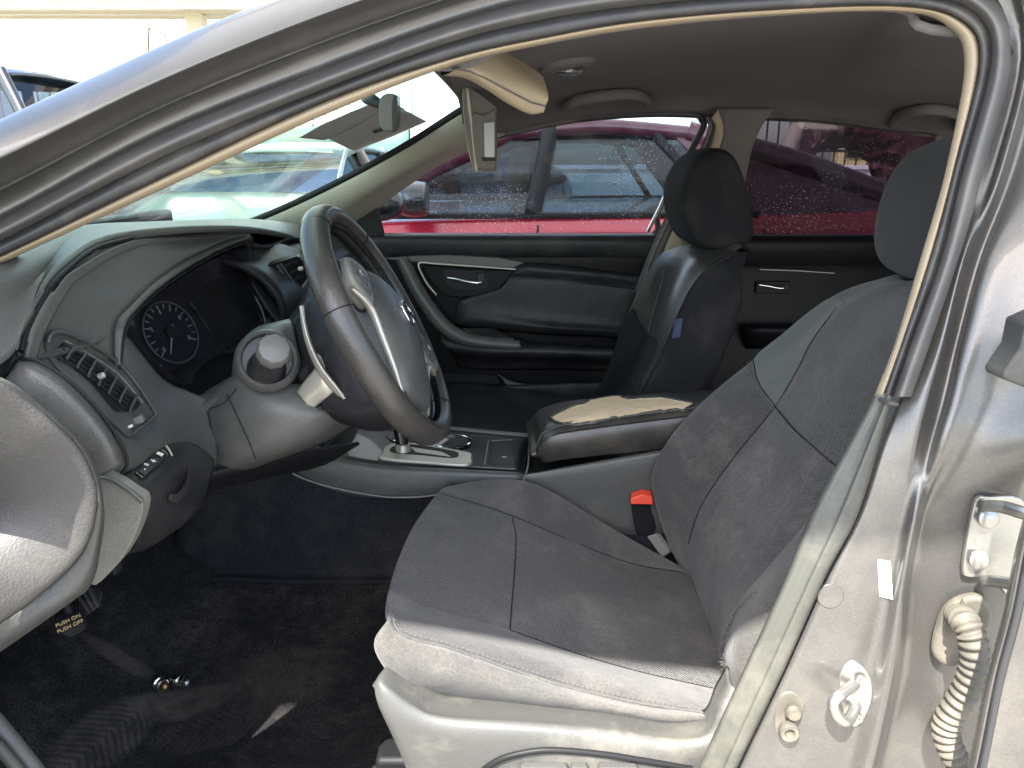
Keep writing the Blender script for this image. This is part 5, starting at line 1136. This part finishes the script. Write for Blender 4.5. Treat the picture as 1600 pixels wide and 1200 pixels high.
tube('visor_arm', [va[0] + V((-.01, .02, 0)), va[0] + V((-.03, .03, .03))], .006, 'beige', sv)
sv2 = thing('sun_visor', W(755, 200, .95), 'beige passenger sun visor hanging down with its vanity mirror', 'sun visor', 'sun visors')
pv_ = [(724,138),(733,136),(772,165),(776,180),(776,262),(770,268),(744,266),(736,250),(726,190)]
slab_px('visor_pad', cr([V((x, y, 0)) for x, y in pv_], 50, True), .93, 'visor_grey', sv2, .02, .006, seg=3)
slab('visor_edge', cr(P([(731,138,.925),(737,180,.925),(746,262,.925),(742,264,.93),(734,246,.94),(725,190,.94),(723,140,.94)]), 40, True), V((0, .03, 0)), 'beige', sv2, .004)
slab_px('mirror_housing', cr([V((x, y, 0)) for x, y in [(738,180),(756,180),(772,172),(775,190),(775,255),(768,264),(748,262),(742,240)]], 50, True), .922, 'visor_grey', sv2, .01, .004)
slab_px('vanity_mirror', [(756,192),(773,190),(773,246),(757,246)], .918, 'vanity', sv2, .004, .001)
slab_px('mirror_frame', [(753,246),(774,246),(774,251),(753,251)], .916, 'black', sv2, .004, .001)
mr = thing('rear_view_mirror', W(606, 176, .80), 'small rear view mirror hanging from the windscreen by a black stem', 'mirror')
mo = [(592,160),(597,150),(606,146),(616,147),(621,154),(621,190),(617,202),(607,205),(597,202),(592,188)]
slab_px('mirror_shell', cr([V((x, y, 0)) for x, y in mo], 40, True), .80, 'stalk_grey', mr, .035, .008, seg=3)
slab_px('mirror_glass', cr([V((x, y, 0)) for x, y in [(613,156),(619,150),(621,158),(621,188),(618,200),(613,203)]], 30, True), .797, 'gloss_black', mr, .03, .002)
tube('mirror_stem', P([(596,164,.86),(584,158,.88),(574,152,.90)]), [.008, .011, .013], 'black', mr, 12, sub=12)
tube('mirror_tab', P([(602,200,.81),(592,203,.81),(583,206,.81)]), .0035, 'black', mr, 8)
pdl = thing('parking_brake_pedal', W(112, 972, .30), 'black parking brake pedal lettered PUSH ON PUSH OFF', 'pedal')
pq = P([(84,976,.28),(128,956,.30),(139,975,.29),(133,985,.28),(110,998,.27),(92,990,.27)])
pdo = slab('pedal_pad', pq, V((-.02, .03, .004)), 'dash_dark', pdl, .003)
nrm = (pq[1] - pq[0]).cross(pq[3] - pq[0]).normalized(); nrm = nrm if nrm.dot(CAM - pq[0]) > 0 else -nrm
fx = (pq[1] - pq[0]).normalized(); Fp = Matrix((fx, nrm.cross(fx), nrm)).transposed()
pm = (pq[0] + pq[1] + pq[3] + pq[5]) / 4
text('lettering', 'PUSH ON', pm + nrm * .002 + Fp @ V((0, .0065, 0)), Fp, .0075, 'amber', pdo)
text('lettering', 'PUSH OFF', pm + nrm * .002 + Fp @ V((0, -.003, 0)), Fp, .0075, 'amber', pdo)
tube('pedal_arm', [pm + V((-.01, .02, .0)), pm + V((-.06, .06, .10)), pm + V((-.12, .06, .25))], .008, 'black', pdl)
bpdl = thing('brake_pedal', W(140, 940, .36), 'ribbed black rubber foot pedal behind the parking brake pedal', 'pedal')
bq = P([(96,952,.35),(150,912,.38),(160,922,.37),(158,944,.36),(122,968,.34)])
bo = slab('pedal_pad', bq, V((-.02, .02, .0)), 'dash_dark', bpdl, .003)
for k in range(5):
    a = bq[0].lerp(bq[1], .15 + .16 * k); b = bq[4].lerp(bq[3], .1 + .18 * k); tube('pad_rib', [a + V((.003, -.003, .002)), b + V((.003, -.003, .002))], .003, 'rubber', bo, 6)
tube('pedal_arm', [bq[1] + V((-.02, .02, 0)), bq[1] + V((-.08, .04, .12)), bq[1] + V((-.14, .04, .25))], .009, 'black', bpdl)
ac = thing('accelerator_pedal', W(180, 885, .48), 'small dark accelerator pedal beneath the dash', 'pedal')
slab('pedal_pad', P([(172,880,.46),(190,870,.48),(196,888,.47),(178,902,.45)]), V((-.02, .02, 0)), 'dash_dark', ac, .003)
tube('pedal_arm', [W(184, 884, .48), W(180, 850, .52) + V((-.05, 0, .05))], .007, 'black', ac)
# two loose lug-nut sized fittings on the carpet
fl = lambda px, py, off=0: hit(px, py, floor, off)
for k, (px, py, dx, dy, lab) in enumerate(((252, 1077, .028, -.020, 'steel fitting with an open brass end lying on the footwell carpet'), (284, 1073, .030, -.012, 'plain steel hex fitting lying on the footwell carpet'))):
    c = fl(px, py)[0] + V((0, 0, .011)); ax = V((dx, dy, .0)).normalized()
    t = thing('metal_fitting', c - V((0, 0, .011)), lab, 'fitting', 'loose fittings on the carpet')
    lathe('hex_body', c - ax * .016, ax, [(.004, 0), (.0105, .001), (.0115, .004), (.0115, .014), (.009, .016), (.009, .019), (.0108, .020), (.0108, .024), (.0085, .025)], 'steel', t, 8 if k else 12)
    lathe('end_bore', c + ax * .0088, ax, [(.0085, 0), (.0075, .004), (.005, .004), (.0045, -.003), (.0005, -.003)], 'steel' if k else 'brass', t, 16)

# two flat grey sheets laid on the inside of the windscreen
ppr = thing('grey_overlay', W(560, 195, 1.0), 'two flat grey sheets on the inside of the windscreen below the mirror', 'overlay')
solid(panel('sheet', [(466,212),(500,192),(545,172),(575,160),(612,156),(632,168),(590,190),(540,205),(505,216)], windscreen, 'overlay', ppr, .004, smooth=0), .0006)
solid(panel('sheet', [(512,213),(560,190),(612,160),(640,172),(665,186),(610,210),(552,232),(530,222)], windscreen, 'overlay', ppr, .006, smooth=0), .0006)
# ================================================================ OUTSIDE
def car(name, loc, rz, label, paint, L, parts, group=None, gm='car_glass'):
    """plain saloon: x along the length (nose at -x). parts: dict of profile numbers"""
    p = parts; t = thing(name, loc, label, 'car', group)
    M = Matrix.Rotation(rz, 3, 'Z'); O = V(loc)
    g = lambda x, y, z: O + M @ V((x, y, z))
    hw, zb = p['hw'], p['belt']; rear = L / 2; front = -L / 2
    sec = []
    for x, wd, z0, z1 in p['lower']:
        r = []
        for y, z in ((-1, z0 + .05), (-1.02, (z0 + z1) / 2 - .05), (-1.0, z1 - .14), (-.965, z1 - .02), (-.90, z1), (-.5, z1 + .015), (0, z1 + .02), (.5, z1 + .015), (.90, z1), (.965, z1 - .02), (1.0, z1 - .14), (1.02, (z0 + z1) / 2 - .05), (1, z0 + .05), (.85, z0), (0, z0), (-.85, z0)): r.append(g(x, y * wd, z))
        sec.append(r)
    bodyo = ring_loft('body', sec, paint, t, n=48, nv=4)
    ws0, ws1, rr0, rr1, zr, rw = p['ws0'], p['ws1'], p['rr0'], p['rr1'], p['roof'], p['rw']
    z0b, z1b = zb - .01, p.get('deck', zb) - .01
    rf = [[g(x, y * rw, z - .035 * abs(y) ** 3) for y in (-1, -.8, -.4, 0, .4, .8, 1)] for x, z in ((ws1 - .05, zr - .06), (ws1 + .12, zr - .01), ((ws1 + rr0) / 2, zr + .02), (rr0 - .15, zr - .005), (rr0 + .06, zr - .05))]
    rp = p.get('roof_tone', paint)
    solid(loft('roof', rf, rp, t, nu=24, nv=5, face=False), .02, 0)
    for s in (-1, 1):
        a0, a1 = g(ws0, s * (hw - .06), z0b), g(ws1, s * rw, zr - .055); c0, c1 = g(rr1, s * (hw - .1), z1b), g(rr0, s * rw, zr - .055)
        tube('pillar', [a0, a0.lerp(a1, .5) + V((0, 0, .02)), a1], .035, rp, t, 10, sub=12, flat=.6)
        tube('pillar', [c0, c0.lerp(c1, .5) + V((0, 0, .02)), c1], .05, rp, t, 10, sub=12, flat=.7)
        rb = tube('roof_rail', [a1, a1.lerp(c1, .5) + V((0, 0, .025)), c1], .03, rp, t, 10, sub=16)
        for xb, wb_ in p['bs']:
            f = (xb - ws1) / (rr0 - ws1)
            b0, b1 = g(xb - .05, s * (hw - .045), z0b), g(xb + .03, s * rw, zr - .03)
            tube('door_post', [b0, b1], wb_, 'black', t, 8, flat=.35)
        # side glass in one pane per opening
        xsb = [ws0 + .06] + [x for x, _ in p['bs']] + [p.get('qb', rr1 - .1)]; xst = [ws1] + [x + .05 for x, _ in p['bs']] + [p.get('qt', rr0)]
        for i in range(len(xsb) - 1):
            zz = lambda x: z0b + (z1b - z0b) * max(0, (x - ws0) / (rr1 - ws0))
            q = [g(xsb[i], s * (hw - .07), zz(xsb[i])), g(xsb[i + 1], s * (hw - .07), zz(xsb[i + 1])), g(xst[i + 1], s * (rw - .01), zr - .045), g(xst[i], s * (rw - .01), zr - .045)]
            slab('side_pane', q, M @ V((0, -s * .004, 0)), gm, t, 0)
        if 'qb' in p:
            q = [g(p['qb'], s * (hw - .065), z0b), g(rr1 - .05, s * (hw - .09), z1b), g((rr0 + rr1) / 2, s * ((hw - .1 + rw) / 2), (z1b + zr) / 2 + .0), g(rr0, s * rw, zr - .05), g(p['qt'], s * rw, zr - .04)]
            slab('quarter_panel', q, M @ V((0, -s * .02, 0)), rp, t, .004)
            tube('quarter_bar', [g(p['qb'] - .12, s * (hw - .06), z0b), g(p['qt'] - .06, s * (rw + .01), zr - .05)], .02, 'black', t, 6, flat=.4)
        tube('belt_trim', [g(ws0, s * (hw - .02), z0b + .012), g((ws0 + p.get('qb', rr1 - .2)) / 2, s * (hw - .02), z0b + .015), g(p.get('qb', rr1 - .2), s * (hw - .03), z0b + .02)], .012, 'black', t, 6)
        for xd in p['gaps']:
            tube('door_gap', [g(xd, s * (hw + .004), z0b - .02), g(xd - .02, s * (hw * 1.02 + .004), z0b - .25), g(xd - .02, s * (hw * 1.01 + .004), .35)], .004, 'black', t, 6)
        for xd in p['handles']:
            tube('door_handle', [g(xd, s * (hw * 1.01 + .01), zb - .14), g(xd + .05, s * (hw * 1.01 + .035), zb - .135), g(xd + .16, s * (hw * 1.01 + .035), zb - .13), g(xd + .2, s * (hw * 1.01 + .01), zb - .13)], .012, paint, t, 8, sub=10)
        mc = g(ws0 + .28, s * (hw + .09), zb + .07)
        ring_loft('wing_mirror', [[mc + M @ V((dx, math.cos(a) * .10 * f_, math.sin(a) * .065 * f_)) for a in [i * math.pi / 5 for i in range(10)]] for dx, f_ in ((-.07, .3), (-.04, .8), (.0, 1), (.05, .95), (.06, .85))], 'dark_paint', t, 18)
        for xw in p['wheels']:
            c = g(xw, s * (hw - .1), .32); ax = M @ V((0, s, 0))
            ty_ = lathe('wheel', c, ax, [(.2, -.1), (.31, -.1), (.32, -.06), (.32, .06), (.31, .10), (.21, .105), (.2, .08)], 'tyre', t, 32)
            lathe('hub_cap', c, ax, [(.2, .06), (.19, .09), (.05, .08), (.001, .085)], 'silver', ty_, 20)
            for k in range(5):
                a = 2 * math.pi * k / 5; d = M @ V((math.cos(a), 0, math.sin(a))); tube('rim_spoke', [c + ax * .09 + d * .04, c + ax * .10 + d * .19], .02, 'silver', ty_, 6, flat=.5)
    for nm, x0, z0, x1, z1, wA, wB in (('front_glass', ws0, z0b, ws1, zr - .05, hw - .08, rw), ('rear_glass', rr1, z1b, rr0, zr - .05, hw - .12, rw)):
        sl = [[g(x0, y * wA, z0) for y in (-1, -.5, 0, .5, 1)], [g((x0 + x1) / 2, y * (wA + wB) / 2, (z0 + z1) / 2 + .03) for y in (-1, -.5, 0, .5, 1)], [g(x1, y * wB, z1) for y in (-1, -.5, 0, .5, 1)]]
        loft(nm, sl, gm, t, nu=12, nv=4, face=False)
    for s in (-1, 1):
        slab('headlight', [g(front + .06, s * .45 * hw, .66), g(front + .16, s * .92 * hw, .70), g(front + .20, s * .92 * hw, .80), g(front + .08, s * .45 * hw, .74)], M @ V((.02, 0, 0)), 'lamp_glass', t, .005)
        slab('tail_light', [g(rear - .04, s * .5 * hw, .78), g(rear - .14, s * .93 * hw, .78), g(rear - .14, s * .93 * hw, .90), g(rear - .04, s * .5 * hw, .90)], M @ V((-.02, 0, 0)), 'red_plastic', t, .005)
    return t
red_p = dict(hw=.88, belt=.955, deck=1.0, ws0=-1.0, ws1=-.35, rr0=.36, rr1=1.22, roof=1.325, rw=.60, qb=.60, qt=.28, bs=[(-.22, .075)], gaps=[-.93, -.25, .62], handles=[-.45, .42], wheels=[-1.42, 1.32],
  lower=[(-2.32, .62, .30, .50), (-2.2, .80, .22, .62), (-1.7, .88, .2, .78), (-1.1, .89, .2, .915), (-.2, .89, .2, .955), (.8, .89, .2, .965), (1.4, .87, .2, .995), (2.1, .82, .24, 1.0), (2.32, .68, .32, .94)])
red_p['roof_tone'] = 'red_dark_reflection'  # roof and pillars coloured darker to paint in what they reflect
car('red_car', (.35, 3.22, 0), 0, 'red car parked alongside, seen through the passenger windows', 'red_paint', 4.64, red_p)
wp = dict(red_p); wp.pop('roof_tone'); car('teal_car', (-1.9, 6.7, 0), R(75), 'pale teal car parked ahead beyond the windscreen', 'teal_paint', 4.64, wp, 'cars parked ahead')
car('white_car', (-4.6, 9.4, 0), R(80), 'white car parked farther back beyond the windscreen', 'white_paint', 4.64, wp, 'cars parked ahead')
car('silver_car', (-.35, 8.6, 0), R(80), 'grey car parked next to the pale teal one beyond the windscreen', 'silver_paint', 4.64, wp, 'cars parked ahead')
sp = dict(hw=.95, belt=1.15, deck=1.15, ws0=-1.0, ws1=-.35, rr0=1.9, rr1=2.2, roof=1.82, rw=.70, bs=[(.3, .07), (1.2, .05)], gaps=[-.9, .25, 1.2], handles=[0., .95], wheels=[-1.5, 1.45],
  lower=[(-2.45, .7, .45, .8), (-2.3, .9, .35, 1.0), (-1.6, .95, .3, 1.08), (-1.0, .96, .3, 1.15), (1.0, .96, .3, 1.16), (2.0, .95, .3, 1.16), (2.4, .85, .4, 1.1)])
suv = car('dark_suv', (-5.35, 5.6, 0), 0, 'dark off-road wagon with pale roof rails parked past the windscreen pillar', 'dark_paint', 4.9, sp)
Ms = Matrix.Rotation(0, 3, 'Z')
for s in (-1, 1): tube('roof_bar', [V((-5.35, 5.6, 0)) + Ms @ V((x, s * .62, 1.86)) for x in (-.3, .6, 1.7)], .022, 'white', suv, 8)
tube('aerial', [V((-5.35, 5.6, 0)) + Ms @ V((.6, -.5, 1.82)), V((-5.35, 5.6, 0)) + Ms @ V((1.0, -.5, 2.4))], .006, 'iron', suv, 6)

# carport roof overhead, with its posts, and a second one across the yard
def carport(label, x0, x1, y0, y1, zc, posts):
    t = thing('carport', ((x0 + x1) / 2, (y0 + y1) / 2, 0), label, 'carport', 'carports over the yard')
    nxx = int((x1 - x0) * 9); vs_ = []
    for j, y in enumerate((y0, (y0 + y1) / 2, y1)):
        for i in range(nxx + 1): vs_.append(V((x0 + (x1 - x0) * i / nxx, y, zc + .018 * math.sin(i * math.pi * .8))))
    mk('roof_sheet', vs_, grid_faces(nxx + 1, 3), 'sheet_roof', t)
    for y in (y0 + .12, (y0 + y1) / 2, y1 - .12): box('roof_beam', ((x0 + x1) / 2, y, zc - .09), (x1 - x0 - .1, .08, .12), 'post_beige', t, .004)
    for x, y in posts: box('roof_post', (x, y, (zc - .15) / 2), (.16, .16, zc - .15), 'post_beige', t, .008)
EDGE = -1.21
carport('carport of pale corrugated sheet standing over the grey car', -1.4, 6.4, EDGE, 5.0, 2.62, [(5.9, EDGE + .12), (5.9, 4.88), (.05, 4.88)])
carport('carport on beige posts across the yard past the dark wagon', -9.5, -1.2, 7.1, 7.8, 2.70, [(-3.05, 7.45), (-8.9, 7.45)])
# small sign beside the post
sg = thing('yard_sign', (-3.25, 7.0, 2.05), 'small yellow and white sign fixed beside the carport post', 'sign')
slab('sign_board', [V((-3.34, 6.95, 2.12)), V((-3.30, 6.95, 2.36)), V((-3.16, 6.95, 2.30)), V((-3.13, 6.95, 2.1))], V((0, .01, 0)), 'wall_yellow', sg, .002)
tube('sign_frame', [V((-3.34, 6.945, 2.12)), V((-3.30, 6.945, 2.36)), V((-3.16, 6.945, 2.30)), V((-3.13, 6.945, 2.1))], .008, 'iron', sg, 6, True)
# boundary wall and iron fence
wl_ = thing('boundary_wall', (0, 10.5, 0), 'low white rendered wall at the end of the yard', 'wall')
box('wall_face', (0, 10.5, .55), (40, .2, 1.1), 'wall_white', wl_, .01)
wh = thing('white_building', (-14, 11.5, 0), 'plain white building side beyond the far carport', 'building')
box('wall', (-14.2, 11.6, 2.2), (24, .3, 4.4), 'wall_white', wh, .01)
box('parapet', (-14.2, 11.6, 4.45), (24.1, .4, .1), 'wall_white', wh, .01)
box('wall_coping', (0, 10.5, 1.13), (40, .28, .06), 'wall_white', wl_, .01)
fe = thing('iron_fence', (3.4, 10.4, 1.16), 'black iron fence of pointed bars on the white wall', 'fence')
for z in (1.35, 2.22): tube('fence_rail', [V((2.6, 10.4, z)), V((7.4, 10.4, z))], .02, 'iron', fe, 6)
v_, f_ = tube_geo([V((0, 0, 0)), V((0, 0, 1.15)), V((0, 0, 1.2)), V((0, 0, 1.25)), V((0, 0, 1.34))], [.013, .013, .028, .022, .002], 6)
bar0 = mk('fence_bar', v_, f_, 'iron', fe, at=V((0, 0, 0))); bar0.location = V((2.7, 10.4, 1.16)) - fe.location
for k in range(1, 30):
    b = bar0.copy(); COL.objects.link(b); b.parent = fe; b.location = V((2.7 + k * .158, 10.4, 1.16)) - fe.location
fe2 = thing('iron_fence', (-6, 11.4, 1.16), 'thin grey railing seen across the yard past the parked cars', 'fence')
v_, f_ = tube_geo([V((0, 0, 0)), V((0, 0, 1.25))], .012, 5)
bar1 = mk('fence_bar', v_, f_, 'sheet_grey', fe2, at=V((0, 0, 0))); bar1.location = V((-8, 10.5, 1.16)) - fe2.location
for k in range(1, 40):
    b = bar1.copy(); COL.objects.link(b); b.parent = fe2; b.location = V((-8 + k * .17, 10.5, 1.16)) - fe2.location
for z in (1.5, 2.35): tube('fence_rail', [V((-8, 10.5, z)), V((-1.37, 10.5, z))], .015, 'sheet_grey', fe2, 6)
# leaning stone post, maroon tarpaulin shelter with arch, yellow building
lp = thing('stone_post', W(1235, 240, 7.0), 'rough pale stone post leaning beside the maroon shelter', 'post')
sp0 = W(1228, 250, 7.0); sp1 = W(1254, 175, 7.0)
ring_loft('post_shaft', [[p + V((math.cos(a) * r_ + random.uniform(-.012, .012), math.sin(a) * r_, random.uniform(-.01, .01))) for a in [i * math.pi / 4 for i in range(8)]] for p, r_ in [((sp0 + (sp0 - sp1) * f), .085) for f in (2.5, 1.6, .8, .0)] + [(sp0.lerp(sp1, .4), .08), (sp1, .075), (sp1 + V((.02, 0, .3)), .07)]], 'stone', lp, 20, 3)
ms = thing('maroon_shelter', W(1340, 260, 6.4), 'crumpled maroon tarpaulin shelter with an arched opening behind the red car', 'shelter')
oL = [(1250,170),(1300,168),(1360,180),(1420,200),(1452,205),(1440,250),(1430,340),(1400,420),(1355,420)]
arch = [(1356,420),(1355,300),(1350,270),(1335,245),(1310,234),(1285,234),(1262,240),(1250,250)]
# outline split to left/right strips round the arch so the hole stays open
outer = P([(1254,262,6.4),(1262,225,6.4),(1276,185,6.4),(1309,168,6.4),(1344,165,6.4),(1394,175,6.4),(1444,190,6.4),(1494,230,6.4),(1484,330,6.4),(1464,440,6.4)])
inner = P([(1264,262,6.4),(1268,250,6.4),(1276,240,6.4),(1296,234,6.4),(1319,234,6.4),(1339,240,6.4),(1356,256,6.4),(1366,280,6.4),(1370,320,6.4),(1372,440,6.4)])
loft('tarpaulin', [inner, [a.lerp(b, .5) + V((0, -.12, 0)) for a, b in zip(inner, outer)], outer, [p + V((.05, .3, .02)) for p in outer]], 'maroon', ms, nu=60, nv=12, thick=.01, wob=.04)
yb = thing('yellow_building', (7.2, 14, 0), 'yellow house with dark window frames far behind the shelter', 'building')
box('wall', (9.5, 14, 1.6), (7.2, .3, 3.2), 'wall_yellow', yb, .01)
for k in range(5):
    x = 6.4 + k * 1.3; wn = box('window', (x, 13.83, 1.75), (.7, .04, .9), 'iron', yb, .004); box('pane', (x, 13.80, 1.75), (.62, .02, .82), 'car_glass', wn, 0); box('glazing_bar', (x, 13.785, 1.75), (.64, .02, .03), 'iron', wn, 0)
box('roof', (9.5, 14, 3.3), (7.6, 1.0, .14), 'stone', yb, .01)

gm_ = thing('mesh_screen', (-4.6, 10.2, 0), 'green mesh screen strung along the yard wall behind the parked cars', 'screen')
rows = [[V((-8 + k * .55, 10.25 + .04 * math.sin(k * 1.7), z + (.05 * math.sin(k * 2.1) if z > 1 else 0))) for k in range(13)] for z in (.25, .9, 1.62)]
loft('mesh_sheet', rows, 'green_mesh', gm_, nu=48, nv=4, thick=.004)
for k in range(6): tube('screen_pole', [V((-7.9 + k * 1.3, 10.32, 0)), V((-7.9 + k * 1.3, 10.32, 1.7))], .02, 'iron', gm_, 8)
